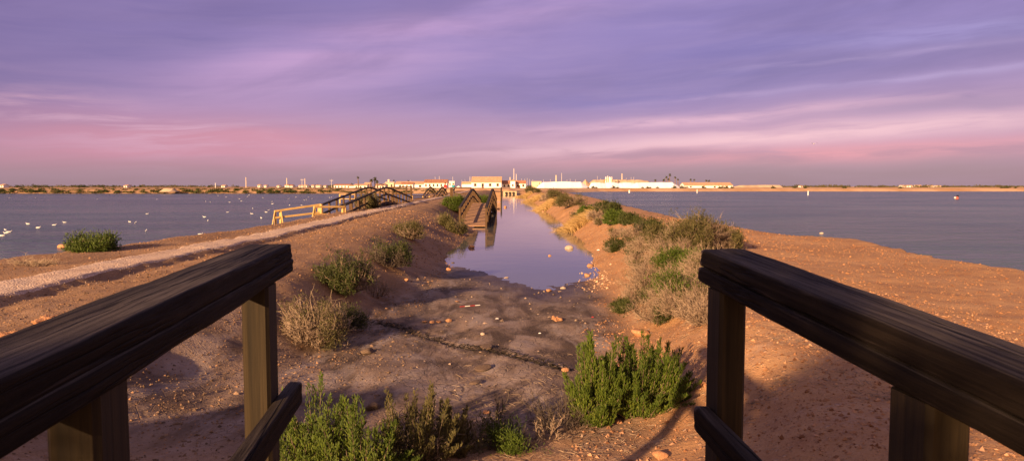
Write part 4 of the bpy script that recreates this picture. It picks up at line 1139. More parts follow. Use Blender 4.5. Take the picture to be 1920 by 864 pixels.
# ------------------------------------------------------------------ gulls
def gull_parts(t):
    b = MB(); n = 10
    prof = [(-.26, .035, .012), (-.20, .06, .035), (-.10, .065, .075), (.02, .062, .088), (.11, .06, .075), (.155, .085, .05), (.175, .125, .036), (.19, .165, .038), (.215, .178, .034), (.238, .172, .012)]
    V = []
    for y, zc, r_ in prof:
        for k in range(n):
            a = 2 * math.pi * k / n; V.append((math.cos(a) * r_ * .95, y, zc + math.sin(a) * r_ * .85))
    F_ = [(i * n + k, i * n + (k + 1) % n, (i + 1) * n + (k + 1) % n, (i + 1) * n + k) for i in range(len(prof) - 1) for k in range(n)]
    b.add(V, [f[::-1] for f in F_]); b.F.setdefault(n, []).append(np.array([list(range(n)), list(range((len(prof) - 1) * n, len(prof) * n))[::-1]]))
    b.build('body', M['gull'], t, smooth=True)
    for sx in (-1, 1):
        b = MB(); V = [(sx * .07, .11, .09), (sx * .088, -.02, .10), (sx * .065, -.20, .095), (sx * .02, -.33, .09), (sx * .05, .06, .13), (sx * .055, -.08, .135), (sx * .03, -.22, .11)]
        b.add(V, [(0, 1, 5, 4), (1, 2, 6, 5)]); b.add(V, [(2, 3, 6)]); b.build('wing', M['gullgrey'], t)
    b = MB(); b.tube((0, .235, .17), (0, .285, .162), .010, .003, 6); b.build('beak', M['beak'], t)
G1 = [ # px, py, heading deg, label
 (52, 420, 80, 'broad white gull on the left lake, second from the left picture edge group'),
 (72, 427, -90, 'grey backed gull with raised white head near the left picture edge'),
 (10, 431, 60, 'upright gull of the trio at the left picture edge'),
 (11, 437, 100, 'lower gull of the trio at the left picture edge'),
 (17, 435, -70, 'right gull of the trio at the left picture edge'),
 (3, 442, 90, 'gull cut by the left picture edge below the trio'),
 (102, 422, -80, 'gull floating level left of the pair above the lakeside bush'),
 (121, 417, 100, 'gull with tail raised above the lakeside green bush'),
 (243, 416, 70, 'left gull of the close pair in mid lake'),
 (254, 418, 10, 'right gull of the close pair in mid lake'),
 (276, 401, -70, 'single gull above the close pair in mid lake'),
 (274, 433, 15, 'gull facing away below the close pair in mid lake'),
 (376, 439, -60, 'nearest white gull just above the left bank'),
 (390, 414, 20, 'gull turned away above the nearest one by the bank'),
 (383, 407, 80, 'small dull gull touching the turned away one'),
 (427, 398, -60, 'gull alone right of the mid lake pairs'),
 (472, 401, 85, 'gull left of the yellow fence near the path'),
 (474, 391, 30, 'gull right above the one left of the yellow fence'),
 (490, 409, 40, 'largest of the gulls close left of the yellow fence end'),
 (499, 398, 80, 'gull just above the yellow fence corner'),
 (504, 394, -40, 'gull touching the line above the yellow fence corner'),
]
proto = None
for px, py, hd, lb in G1:
    p = gp(px, py)
    if proto is None:
        proto = thing('gull', (p[0], p[1], -.02), lb, 'gull', 'gulls floating on the left lake', R(hd)); gull_parts(proto); proto.scale = (.55,) * 3
    else: dup(proto, (p[0], p[1], -.02), lb, None, R(hd), random.uniform(.44, .55))
G2 = [(18, 371), (67, 371), (182, 374), (294, 374), (386, 378), (395, 379.5), (409, 367), (424, 370), (431, 379.5), (449, 373), (453, 377), (446, 365.5), (467, 366), (464, 368.5), (493, 371), (510, 378.5), (511, 382.5), (541, 373), (555, 370), (571, 375.5), (575, 374.5), (585, 373), (543, 385), (566, 385), (579, 369.8), (618, 370.6), (622, 370.2)]
for i, (px, py) in enumerate(G2):
    p = gp(px, py)
    dup(proto, (p[0], p[1], -.02), 'tiny white gull far out on the left lake toward the scrubby shore', 'far gulls on the left lake', random.uniform(0, 6.28), .62)
# flying gull
p = at(1526, 270, 90)
t = thing('flying_gull', p, 'single bird flying against the pink cloud on the right', 'gull')
b = MB(); b.add([(-.05, -.2, 0), (.05, -.2, 0), (0, -.2, .05), (-.06, .05, -.02), (.06, .05, -.02), (0, .05, .07), (0, .25, .02)], [(0, 1, 4, 3), (1, 2, 5, 4), (2, 0, 3, 5)]); b.add([(-.06, .05, -.02), (.06, .05, -.02), (0, .05, .07), (0, .25, .02)], [(0, 1, 3), (1, 2, 3), (2, 0, 3)]); b.build('body', M['gull'], t)
for sx in (-1, 1):
    b = MB(); b.add([(sx * .04, .08, .03), (sx * .04, -.1, .03), (sx * .32, -.06, .14), (sx * .32, .09, .14), (sx * .6, -.1, .04)], [(0, 1, 2, 3)]); b.add([(sx * .32, -.06, .14), (sx * .32, .09, .14), (sx * .6, -.1, .04)], [(0, 1, 2)]); b.build('wing', M['gull'], t)

# buoy and marker posts in the right lake
p = gp(1794, 373.5)
t = thing('buoy', (p[0], p[1], 0), 'faded red float with dark cap out on the right lake', 'buoy')
b = MB(); b.tube((0, 0, -.15), (0, 0, .12), .18, .30, 12); b.tube((0, 0, .12), (0, 0, .45), .30, .22, 12); b.build('float', M['buoyred'], t, smooth=False)
b = MB(); b.tube((.1, 0, .45), (.14, 0, .62), .14, .22, 10); b.tube((.14, 0, .62), (.16, 0, .70), .22, .12, 10); b.build('cap', M['black'], t)
b = MB(); b.box((-.42, -.12, .12), (-.26, .12, .40)); b.build('plate', M['white'], t)
for px, py, h, lb in ((1515, 366, 1.0, 'thin pale stake in the right lake near its far shore'), (1180, 361.5, .9, 'short thick white post at the far left corner of the right lake'), (1307, 362, 1.2, 'white stake before the long tiled warehouse')):
    p = gp(px, py); b = MB(); r_ = .5 if '1180' == str(px) else .22
    b.tube((0, 0, -.3), (0, 0, h), r_ * .6, r_ * .5, 8); b.tube((0, 0, h), (0, 0, h + .12), r_ * .75, r_ * .3, 8)
    tag(b.build('marker_post', M['white'], None, (p[0], p[1], 0)), lb, 'post')

# ------------------------------------------------------------------ the two walkers
def skin_fig(name, verts, edges, radii, mat, parent, sub=1):
    me = bpy.data.meshes.new(name); me.from_pydata(verts, edges, []); me.update()
    o = link(name, me, mat, parent)
    sk = o.modifiers.new('skin', 'SKIN')
    for i, r_ in enumerate(radii): me.skin_vertices[0].data[i].radius = (r_, r_)
    me.skin_vertices[0].data[0].use_root = True
    s = o.modifiers.new('sub', 'SUBSURF'); s.levels = sub; s.render_levels = sub
    return o
def skin_prep(me): pass
def person(loc, rz, jacket, trouser, label):
    t = thing('person', loc, label, 'person', None, rz)
    v = [(0, 0, .92), (0, 0, 1.10), (0, .01, 1.30), (0, .01, 1.42), (0, .01, 1.50), (0, .03, 1.60), (0, .03, 1.70),
         (.09, 0, .88), (.10, .12, .50), (.10, .06, .09), (.10, .18, .04), (-.09, 0, .88), (-.10, -.05, .48), (-.10, -.28, .12), (-.10, -.18, .04),
         (.18, .01, 1.40), (.23, -.08, 1.14), (.24, .06, .92), (.24, .12, .84), (-.18, .01, 1.40), (-.23, .08, 1.14), (-.24, .22, .95), (-.24, .28, .88)]
    e = [(0, 1), (1, 2), (2, 3), (3, 4), (4, 5), (5, 6), (0, 7), (7, 8), (8, 9), (9, 10), (0, 11), (11, 12), (12, 13), (13, 14), (3, 15), (15, 16), (16, 17), (17, 18), (3, 19), (19, 20), (20, 21), (21, 22)]
    r_ = [.13, .12, .14, .12, .055, .095, .075, .085, .06, .045, .04, .085, .06, .045, .04, .06, .045, .035, .03, .06, .045, .035, .03]
    def fig(nm, keep, mul, mat):
        mp = {k: i for i, k in enumerate(keep)}
        me = bpy.data.meshes.new(nm); me.from_pydata([v[k] for k in keep], [(mp[a], mp[b_]) for a, b_ in e if a in mp and b_ in mp], []); me.update()
        o = link(nm, me, mat, t); o.modifiers.new('skin', 'SKIN')
        for k in keep: me.skin_vertices[0].data[mp[k]].radius = (r_[k] * mul,) * 2
        me.skin_vertices[0].data[0].use_root = True
        s = o.modifiers.new('sub', 'SUBSURF'); s.levels = 2; s.render_levels = 2
        return o
    fig('body', list(range(23)), 1.0, M['skin'])
    fig('jacket', [2, 1, 3, 15, 16, 17, 19, 20, 21], 1.22, jacket)
    fig('trousers', [0, 7, 8, 9, 11, 12, 13], 1.2, trouser)
    b = MB(); n = 10; V = []
    for zz, rr in ((1.60, .105), (1.66, .112), (1.72, .095), (1.77, .05), (1.785, .005)):
        for k in range(n): V.append((math.cos(2 * math.pi * k / n) * rr * .92, -.005 + math.sin(2 * math.pi * k / n) * rr, zz))
    b.add(V, [(i * n + k, i * n + (k + 1) % n, (i + 1) * n + (k + 1) % n, (i + 1) * n + k) for i in range(4) for k in range(n)]); b.build('hair', M['hair'], t, smooth=True)
    return t
for px, d, jm, lb, rz in ((835, 105, 'red', 'walker in a red jacket and dark trousers on the far path', 2.9), (850, 102, 'teal', 'walker in a teal jacket turning aside by the crossbar fence', 2.4)):
    x = at(px, 360, d)[0]; person((x, d, float(ground_z(x, d)) + .01), rz, M[jm], M['navy'], lb).scale = (1.08,) * 3

# ------------------------------------------------------------------ far buildings
def house(px0, px1, py_roof, py_eave, py_base, d, label, roof='tile', wall='white', wins=0, name='house', cat='house', depth=None, gable='side', door=False, hip=0.0, winmat='glass', chim=None):
    """house with ridge across the view: px extents, ridge / eave / base rows at distance d"""
    a = at(px0, py_eave, d); b_ = at(px1, py_eave, d)
    x0, x1 = a[0], b_[0]; ze = a[2]; zr = at(px0, py_roof, d)[2]; zb = min(at(px0, py_base, d)[2], 1.6) - 1.0
    W = x1 - x0; dp = depth or max(6.0, min(12, W * .5)); yc = dp / 2
    cx_ = (x0 + x1) / 2
    t = thing(name, (cx_, d, zb), label, cat)
    H = ze - zb; Hr = zr - zb
    b = MB(); hw = W / 2
    b.box((-hw, 0, 0), (hw, dp, H))
    for sx in (-1, 1):     # gable triangles
        b.add([(sx * hw, 0, H), (sx * hw, dp, H), (sx * hw * (1 - hip), yc, Hr - .05)], [(0, 1, 2)] if sx > 0 else [(1, 0, 2)])
    b.build('wall', M[wall], t)
    b = MB(); ov = .35; th = .25
    for sy in (0, 1):
        y_e = -ov if sy == 0 else dp + ov
        sl_ = (Hr - H) / yc; ze_ = H - ov * sl_
        hwr = hw + .25; hr_ = hw * (1 - hip) + .25
        V = [(-hwr, y_e, ze_), (hwr, y_e, ze_), (hr_, yc, Hr), (-hr_, yc, Hr)]
        V += [(v[0], v[1], v[2] + th) for v in V]
        Fq = [(4, 5, 6, 7), (3, 2, 1, 0), (0, 1, 5, 4), (1, 2, 6, 5), (3, 0, 4, 7)]
        b.add(V, Fq if sy == 0 else [f[::-1] for f in Fq])
    rf = b.build('roof', M[roof], t)
    if chim:
        b = MB(); b.box((chim * hw - .5, yc - .5, Hr - .5), (chim * hw + .5, yc + .5, Hr + 1.6)); b.box((chim * hw - .62, yc - .62, Hr + 1.6), (chim * hw + .62, yc + .62, Hr + 1.8)); b.build('chimney', M[wall], rf)
    for k in range(wins):
        xw = -hw + W * (k + .5) / wins; zw = H * .52; w_ = min(1.4, W / wins * .35); h_ = min(1.8, H * .34)
        fr = MB(); fr.box((xw - w_/2 - .12, -.06, zw - .12), (xw + w_/2 + .12, .03, zw + h_ + .12)); f_ = fr.build('window', M['cream'], t)
        g_ = MB(); g_.box((xw - w_/2, -.10, zw), (xw + w_/2, -.02, zw + h_)); g_.build('pane', M[winmat], f_)
    if door:
        b = MB(); b.box((-hw * .25 - .7, -.07, .8), (-hw * .25 + .7, .02, 1.0 + min(2.4, H * .6))); b.build('door', M['brown'], t)
    return t
house(884, 940, 331.5, 342, 354, 430, 'big white gabled salt hall with a pale tiled roof, tallest of the buildings', 'tile_pale', wins=4, name='warehouse', cat='warehouse', depth=17, door=True)
house(866, 884, 341, 345, 354, 436, 'low white annex against the left gable of the big hall', 'tile_pale', name='shed', cat='shed')
house(942, 957, 339, 344.5, 354, 440, 'small white house with red roof right of the big hall', 'tile', wins=2)
house(966, 986, 339, 344, 354, 440, 'white house with reddish roof right of the square tower', 'tile', wins=2, door=True)
# square tower
x0, x1 = at(957, 340, 436)[0], at(966, 340, 436)[0]
t = thing('tower', ((x0 + x1) / 2, 436, .6), 'white square tower with an orange pyramid roof', 'tower'); hw = (x1 - x0) / 2; zt = at(957, 339.5, 436)[2] - .6; zp = at(957, 336.5, 436)[2] - .6
b = MB(); b.box((-hw, 0, 0), (hw, 2 * hw, zt)); b.build('wall', M['white'], t)
b = MB(); e_ = hw + .2; b.add([(-e_, -.2, zt), (e_, -.2, zt), (e_, 2 * hw + .2, zt), (-e_, 2 * hw + .2, zt), (0, hw, zp)], [(0, 1, 4), (1, 2, 4), (2, 3, 4), (3, 0, 4)]); b.build('roof', M['rust'], t)
b = MB(); b.box((-.5, -.06, zt * .35), (.5, .02, zt * .6)); b.build('window', M['glass'], t)
house(795, 838, 337, 343, 354, 420, 'white two tone house with red roof and a row of six small windows', 'tile', wins=6, depth=12)
house(741, 797, 340.5, 345.5, 354, 450, 'long white building with a faded pink roof left of the six window house', 'tile_pale', wins=3, depth=13)
house(752, 774, 342.5, 345.5, 354, 424, 'low white house with brown roof before the long pink roofed building', 'tile', wins=3, depth=8)
house(722, 738, 341.5, 344, 354, 455, 'cream block with a small turret among the left houses', 'cream', 'cream', wins=2, chim=-.35)
house(704, 722, 345, 348, 355, 430, 'low white outbuilding right of the big palms', 'tile_pale', wins=3, depth=6)
house(664, 688, 345.5, 348, 355, 440, 'low white house with tan roof left of the big palms', 'tile_pale', wins=3, depth=7)
house(626, 656, 345.5, 347.5, 353, 460, 'long low house with red roof at the left end of the village', 'tile', wins=5, depth=9)
house(655, 665, 347.5, 349, 353, 455, 'tiny white shed between the two long low houses', 'tile_pale', depth=5)
house(683, 693, 342.5, 346, 355, 470, 'cream house with a sloping roof just left of the big palms', 'tile_pale', 'cream', wins=2)
house(841, 852, 339.8, 341, 352, 520, 'flat pale block behind the walkers', 'white', 'white', wins=2)
house(997, 1015, 340, 341, 353, 500, 'pale flat roofed block between the houses and the first salt pile', 'cream', 'cream', wins=0, depth=9, name='shed', cat='shed')
house(1284, 1374, 342.5, 348, 354.5, 480, 'long low white warehouse with orange tiled roof right of the salt piles', 'tile_pale', wins=4, name='warehouse', cat='warehouse', depth=14, door=True)
SM = [(0, 6, 345.5, 347.5, 'white shed at the left picture edge on the far shore'), (232, 238, 347, 348.5, 'tiny white shed alone on the far left plain'), (415, 421, 347, 348.5, 'tiny white hut near the pale thin pole'), (483, 487, 346, 347.5, 'white cottage right of the tall left mast'),
      (495, 499, 347, 348, 'small white hut left of the utility poles'), (519, 523, 347.5, 348.5, 'low white hut between the first two poles'), (534, 541, 346, 347.5, 'pinkish roofed farmhouse on the far left plain'), (543, 548, 346.5, 348, 'white farm hut just right of the pinkish farmhouse'), (560, 563, 347, 348.3, 'narrow white hut left of the twin poles'), (565, 568.5, 347, 348.3, 'white hut exactly below the twin poles'),
      (571, 575, 347, 348.2, 'white hut right of the twin poles'), (584, 587.5, 346.8, 348, 'tall narrow white hut on the far plain'), (592, 600, 347, 348, 'widest white hut left of the long red roofed house'), (607, 611, 347.6, 348.5, 'smallest hut close to the long red roofed house'),
      (1690, 1712, 347.3, 348.5, 'long low white farm building far right on the horizon'), (1718, 1728, 347, 348.2, 'white house left of the pair far right on the horizon'), (1741, 1752, 347.6, 348.8, 'white house in the trees far right on the horizon'), (1756, 1765, 347.8, 348.8, 'rightmost white house in the trees on the horizon'), (1500, 1506, 348, 349, 'tiny white hut behind the shore left of the float')]
for a, b_, r_, e_, lb in SM:
    house(a, b_, r_, e_, 351, 560 if a < 1000 else 930, lb, 'tile_pale' if 'pink' not in lb else 'tile', wins=1 if b_ - a < 8 else 4, depth=6, name='hut' if 'hut' in lb else 'house', cat='hut' if 'hut' in lb else 'house')
# white dome tent
p = at(860, 350, 400); t = thing('tent', (p[0], 400, .8), 'white marquee tent with a pointed top beside the teal walker', 'tent')
w_ = 5.0 * 400 / 1280; b = MB(); V = []; n = 16
for zz, rr in ((0, 1), (.7, 1), (.9, .8), (1.25, .4), (1.5, .04)):
    for k in range(n): V.append((math.cos(2 * math.pi * k / n) * rr * w_, math.sin(2 * math.pi * k / n) * rr * w_, zz * 1.3))
b.add(V, [(i * n + k, i * n + (k + 1) % n, (i + 1) * n + (k + 1) % n, (i + 1) * n + k) for i in range(4) for k in range(n)]); b.build('canopy', M['white'], t)

# salt piles and spoil hills: prism shaped heaps with a broken crest
def heap(px0, px1, top, py_base, d, mat, name, label, cat, depth, seed, rough=.25):
    """top: list of (px,py) crest points"""
    x0, x1 = at(px0, py_base, d)[0], at(px1, py_base, d)[0]; zb = .6
    cxp = [at(px, py, d)[0] for px, py in top]; czp = [at(px, py, d + depth * .5)[2] for px, py in top]
    xs_ = np.linspace(x0, x1, 110); vs = np.linspace(0, 1, 21)
    crest = np.interp(xs_, [x0] + cxp + [x1], [zb] + czp + [zb])
    crest = crest + rough * fbm(xs_ * .5, 0, seed, 3) * (crest - zb) / 4
    Xg, Vg = np.meshgrid(xs_, vs)
    prof = np.clip(1 - np.abs(Vg - .5) / .5 * 1.0, 0, 1); prof = np.minimum(prof * 1.25, 1) ** .95
    Zg = zb + (crest[None] - zb) * prof + rough * .6 * fbm(Xg * .6, Vg * 9, seed + 2, 4) * prof
    # ends taper in plan as well
    tap = np.clip((crest - zb) / max(czp) * 1.0, .05, 1)
    Yg = (Vg - .5) * depth * (.35 + .65 * tap[None])
    idx = np.arange(Xg.size).reshape(Xg.shape); cx_ = (x0 + x1) / 2
    F = np.stack([idx[:-1, :-1], idx[:-1, 1:], idx[1:, 1:], idx[1:, :-1]], -1).reshape(-1, 4)
    me = mesh_np(name, np.stack([Xg - cx_, Yg, Zg], -1).reshape(-1, 3), [F], True)
    return tag(link(name, me, M[mat], None, (cx_, d + depth * .5, 0)), label, cat)
heap(1003, 1114, [(1020, 341.5), (1052, 340.5), (1092, 341)], 354, 460, 'salt', 'salt_pile', 'first long flat topped white salt pile right of the houses', 'salt pile', 30, 601)
heap(1106, 1214, [(1114, 343), (1128, 342), (1140, 343.5), (1150, 341.5), (1165, 343), (1180, 342.5), (1195, 343)], 354, 462, 'salt', 'salt_pile', 'uneven middle white salt pile below the silos', 'salt pile', 28, 602, .6)
heap(1178, 1290, [(1200, 342.5), (1230, 342), (1268, 342)], 354, 452, 'salt', 'salt_pile', 'right hand salt pile with a pinkish shaded flank', 'salt pile', 26, 603)
heap(1280, 1400, [(1300, 351.3), (1350, 352)], 354, 455, 'salt', 'salt_bank', 'thin low spread of salt before the long warehouse', 'salt pile', 12, 608)
heap(1098, 1240, [(1118, 337.5), (1160, 336.8), (1210, 337.5), (1224, 340)], 354, 540, 'sand', 'spoil_heap', 'long beige heap behind the salt piles', 'spoil heap', 40, 604)
heap(1084, 1118, [(1100, 336.5)], 350, 500, 'sand', 'spoil_heap', 'beige cone at the left end behind the salt piles', 'spoil heap', 18, 605)
heap(1138, 1182, [(1160, 336.5)], 350, 505, 'sand', 'spoil_heap', 'beige cone right of the silos', 'spoil heap', 18, 606)
heap(1372, 1482, [(1398, 347.5), (1440, 346.8), (1472, 347)], 353, 620, 'sand', 'spoil_heap', 'flat beige heap right of the long warehouse', 'spoil heap', 30, 607)
heap(288, 322, [(296, 353.5), (304, 352.6), (314, 354)], 362, 210, 'sand', 'spoil_heap', 'pale earth mound among the scrub of the far left shore', 'spoil heap', 8, 609, .3)
# silo plant
p = at(1140, 341, 500); t = thing('silo_plant', (p[0], 500, .6), 'salt works plant with white silos and ochre frame above the piles', 'silos'); s_ = 500 / 1280
zc = lambda py: at(1140, py, 500)[2] - .6
for dx, top, r_ in ((-4.0, 333, 1.1), (2.6, 333, 1.1), (4.2, 333.5, .9)):
    b = MB(); b.tube((dx * s_, 0, 0), (dx * s_, 0, zc(top)), r_ * s_, r_ * s_, 12); b.tube((dx * s_, 0, zc(top)), (dx * s_, 0, zc(top) + .6), r_ * s_, .2, 12); b.build('silo', M['white'], t)
for dx, top in ((-.6, 330), (7.2, 331.5)):
    b = MB(); b.tube((dx * s_, 0, 0), (dx * s_, 0, zc(top)), .42, .38, 8); b.build('pipe', M['metal'], t)
b = MB()
for dx in (-2.2, -.2, 1.2): b.bar((dx * s_, .4, 0), (dx * s_, .4, zc(334)), .5, .5, up=(0, 1, 0))
for py in (340, 337, 334.5): b.bar((-4.5 * s_, .4, zc(py)), (4.8 * s_, .4, zc(py)), .4, .4)
b.build('frame', M['rust'], t)
b = MB(); b.bar((-8 * s_, 0, zc(341)), (-4.5 * s_, 0, zc(336)), .8, .8); b.build('conveyor', M['rust'], t)
b = MB(); b.box((4.6 * s_, -1, 0), (7.0 * s_, 2, zc(336))); b.build('hopper', M['cream'], t)

# masts, chimneys, poles
def mast(px, top, d, r_, label, bot=352, name='mast', cat='mast', group=None, mat='metal', arms=0):
    p = at(px, bot, d); zt = at(px, top, d)[2]
    b = MB(); b.tube((0, 0, 0), (0, 0, zt - .6), r_, r_ * .7, 6)
    b.tube((0, 0, zt - .6), (0, 0, zt - .5), r_ * 1.5, r_ * 1.2, 6)
    if arms: b.bar((-arms, 0, zt - 1.4), (arms, 0, zt - 1.4), .12, .14); b.bar((-arms, 0, zt - 1.4), (-arms, 0, zt - .8), .1, .1, up=(0, 1, 0)); b.bar((arms, 0, zt - 1.4), (arms, 0, zt - .8), .1, .1, up=(0, 1, 0))
    return tag(b.build(name, M[mat], None, (p[0], d, .6)), label, cat, group)
mast(963.6, 316.5, 470, .32, 'tallest white mast rising behind the square tower')
mast(968, 326.5, 475, .30, 'second tall mast close right of the tallest one')
mast(956.5, 332.5, 470, .42, 'short stout chimney left of the square tower', name='chimney', cat='chimney', mat='cream')
mast(881.3, 331.5, 480, .22, 'thin mast left of the big hall gable')
mast(1042.6, 328.5, 520, .55, 'pale round chimney above the first salt pile', name='chimney', cat='chimney', mat='cream')
mast(1053, 325, 540, .20, 'thin pole right of the pale round chimney')
mast(1166, 325.5, 560, .42, 'tall stack above the beige cone right of the silos', name='chimney', cat='chimney', mat='cream')
mast(461.5, 333, 420, .26, 'pinkish radio mast on the far left shore', mat='cream')
mast(538, 334.5, 400, .26, 'plain pole left of the twin poles on the far left shore', name='utility_pole', cat='pole', mat='cream')
mast(566.5, 335.5, 460, .16, 'thinner of the twin poles, with a crossarm', name='utility_pole', cat='pole', mat='metal', arms=.9)
mast(572, 335, 420, .26, 'thicker of the twin poles on the far left shore', name='utility_pole', cat='pole', mat='cream')
mast(621.7, 336.5, 460, .15, 'pole with crossarm before the long red roofed house', name='utility_pole', cat='pole', mat='metal', arms=1.0)
mast(404, 343.5, 420, .2, 'short lamp post with a bright head on the far left shore', name='lamp_post', cat='lamp', mat='white')
mast(106, 346.5, 330, .12, 'thin pole above the scrub at far left', name='utility_pole', cat='pole', mat='trunk')
mast(816, 331.8, 520, .16, 'left thin mast behind the six window house')
mast(823.8, 330.8, 520, .16, 'middle thin mast behind the six window house')
mast(849, 332, 540, .16, 'thin mast behind the walkers')
rr_ = random.Random(3)
for px, tp in ((978, 335.5), (984, 335), (988.5, 334.5), (993, 336), (999, 337), (1019, 337), (1032, 336.5), (1063, 337), (1069, 336), (1079, 337), (1120, 330.5), (1126, 335), (1174, 333.5), (1183, 332.5), (1188, 332), (872, 337), (866, 338), (770, 338)):
    mast(px, tp, 600, .13, 'one of many hair thin boat masts along the skyline', group='thin masts along the skyline')

# palms
def palm_mesh(cr_r, seed, n=34):
    r_ = np.random.default_rng(seed); P0 = []; P1 = []; V_ = []
    VV = []; FF = []; k0 = 0; var = []
    for i in range(n):
        a = r_.uniform(0, 6.28); e = r_.uniform(-.5, 1.3); L_ = cr_r * r_.uniform(.8, 1.1)
        p = np.zeros(3); d = np.array([math.cos(a) * math.cos(e), math.sin(a) * math.cos(e), math.sin(e)])
        side = np.array([-math.sin(a), math.cos(a), 0]); pts = [p]
        for k in range(5):
            d = d + np.array([0, 0, -.22]); d /= np.linalg.norm(d); p = p + d * L_ / 5; pts.append(p)
        wv = np.array([.05, .16, .2, .18, .12, .02]) * cr_r * .8
        vv = []
        for k, q in enumerate(pts):
            vv += [q + side * wv[k] - np.array([0, 0, wv[k] * .5]), q, q - side * wv[k] - np.array([0, 0, wv[k] * .5])]
        VV += vv
        for k in range(5):
            b0 = k0 + k * 3
            FF += [(b0, b0 + 1, b0 + 4, b0 + 3), (b0 + 1, b0 + 2, b0 + 5, b0 + 4)]
        k0 += 18; var += [r_.uniform()] * 18
    return mesh_np('crown', np.array(VV), [np.array(FF)], False, {'var': np.array(var), 'tip': np.zeros(len(VV))})
def palm(px, top, d, rpx, label, bot=352, seed=0, group='palms on the skyline'):
    s = d / 1280; cr_ = rpx * s * 1.25; zc_ = at(px, top, d)[2] + .0
    x = at(px, 350, d)[0]; t = thing('palm_tree', (x, d, .8), label, 'palm', group); h = zc_ - .8 - cr_ * .35
    b = MB(); ht = np.linspace(0, h, 6)
    for i in range(5): b.tube((.12 * math.sin(i), 0, ht[i]), (.12 * math.sin(i + 1), 0, ht[i + 1]), .42 - .04 * i, .38 - .04 * i, 8)
    b.build('trunk', M['trunk'], t); link('crown', palm_mesh(cr_, seed), M['palm'], t, (0, 0, h))
for i, a in enumerate([
  (671.8, 331, 430, 3.0, 'tall lone palm on the left above the low white house'), (696, 336.5, 425, 4.2, 'left trunk of the big palm cluster by the houses'), (703, 333.5, 428, 4.4, 'tallest of the big palm cluster by the houses'), (707, 339.5, 426, 3.6, 'right lower palm of the big cluster by the houses'),
  (738.7, 337.5, 470, 2.0, 'small palm behind the cream block with turret'), (766, 338.5, 480, 2.8, 'leafy palm top behind the long pink roofed building'),
  (1228.5, 337, 560, 2.6, 'leftmost low palm behind the right salt pile'), (1244.5, 336, 560, 3.2, 'low bushy palm in the group of six'), (1249, 330.5, 560, 2.8, 'second tallest palm in the group of six'), (1253, 335, 560, 2.6, 'short palm under the tallest in the group of six'), (1255.6, 327, 560, 3.0, 'tallest palm behind the right salt pile'), (1265.7, 331.5, 560, 2.6, 'palm right of the tallest one in the group of six'), (1271, 335.5, 560, 2.2, 'rightmost small palm in the group of six'),
  (1295, 335.5, 560, 2.4, 'left palm of the pair behind the long warehouse'), (1301.5, 336, 560, 2.2, 'right palm of the pair behind the long warehouse'), (1324, 337.5, 560, 2.4, 'left palm of the bushy clump over the warehouse roof'), (1329, 338, 560, 2.6, 'right palm of the bushy clump over the warehouse roof')]):
    palm(*a, seed=700 + i)

# far scrub and trees: leaf clumps
def clumps(name, X_, Y_, Z_, W_, H_, per, leaf, mat, seed, **kw):
    r_ = np.random.default_rng(seed); n = len(X_)
    N = n * per; i = np.repeat(np.arange(n), per)
    o = r_.normal(size=(N, 3)); o /= np.linalg.norm(o, axis=1, keepdims=True); o *= r_.uniform(.3, 1, (N, 1)) ** .6
    o[:, 2] = np.abs(o[:, 2])
    C = np.stack([X_[i] + o[:, 0] * W_[i] * .5, Y_[i] + o[:, 1] * W_[i] * .5, Z_[i] + o[:, 2] * H_[i]], 1)
    a = r_.normal(size=(N, 3)); b_ = r_.normal(size=(N, 3)); a /= np.linalg.norm(a, axis=1, keepdims=True); b_ /= np.linalg.norm(b_, axis=1, keepdims=True)
    s = (leaf * r_.uniform(.6, 1.4, N) * (W_[i] + H_[i]) / 2)[:, None]
    V = np.stack([C + a * s, C + b_ * s, C - a * s * .8 - b_ * s * .3], 1).reshape(-1, 3)
    F = np.arange(3 * N).reshape(-1, 3)
    return mesh_np(name, V, [F], False, {'var': np.repeat(np.clip(r_.uniform(0, 1, n)[i] * .6 + r_.uniform(0, .4, N), 0, 1), 3), 'tip': np.zeros(3 * N)})
def far_z(x, y): return 1.1
n = 620
sx_ = rng.uniform(-215, -22, n); k = fbm(sx_ * .06, 0, 901); 
sel = (k > -.2) | (sx_ < -90); sx_ = sx_[sel]; n = len(sx_)
sy_ = 216 + rng.uniform(0, 9, n) ; sz_ = np.clip((sy_ - 214) / 9, 0, 1) * 1.3 - .15
link_o = link('shoreline_scrub', clumps('shoreline_scrub', sx_, sy_, sz_, rng.uniform(.9, 2.6, n), rng.uniform(.35, .85, n), 70, .16, None, 11), M['leaf_dark']); tag(link_o, kind='stuff')
n = 620
sx_ = np.concatenate([rng.uniform(-820, -210, n // 2), rng.uniform(210, 900, n - n // 2)]); k = vnoise(sx_ * .018, np.zeros(n), 905)
sel = (k > .42) | (sx_ > 380); sx_ = sx_[sel]; n = len(sx_); sy_ = rng.uniform(820, 1080, n)
o = link('distant_trees', clumps('distant_trees', sx_, sy_, np.full(n, 1.2), rng.uniform(6, 17, n), rng.uniform(1.5, 4.2, n), 60, .11, None, 12), M['leaf_olive']); tag(o, kind='stuff')
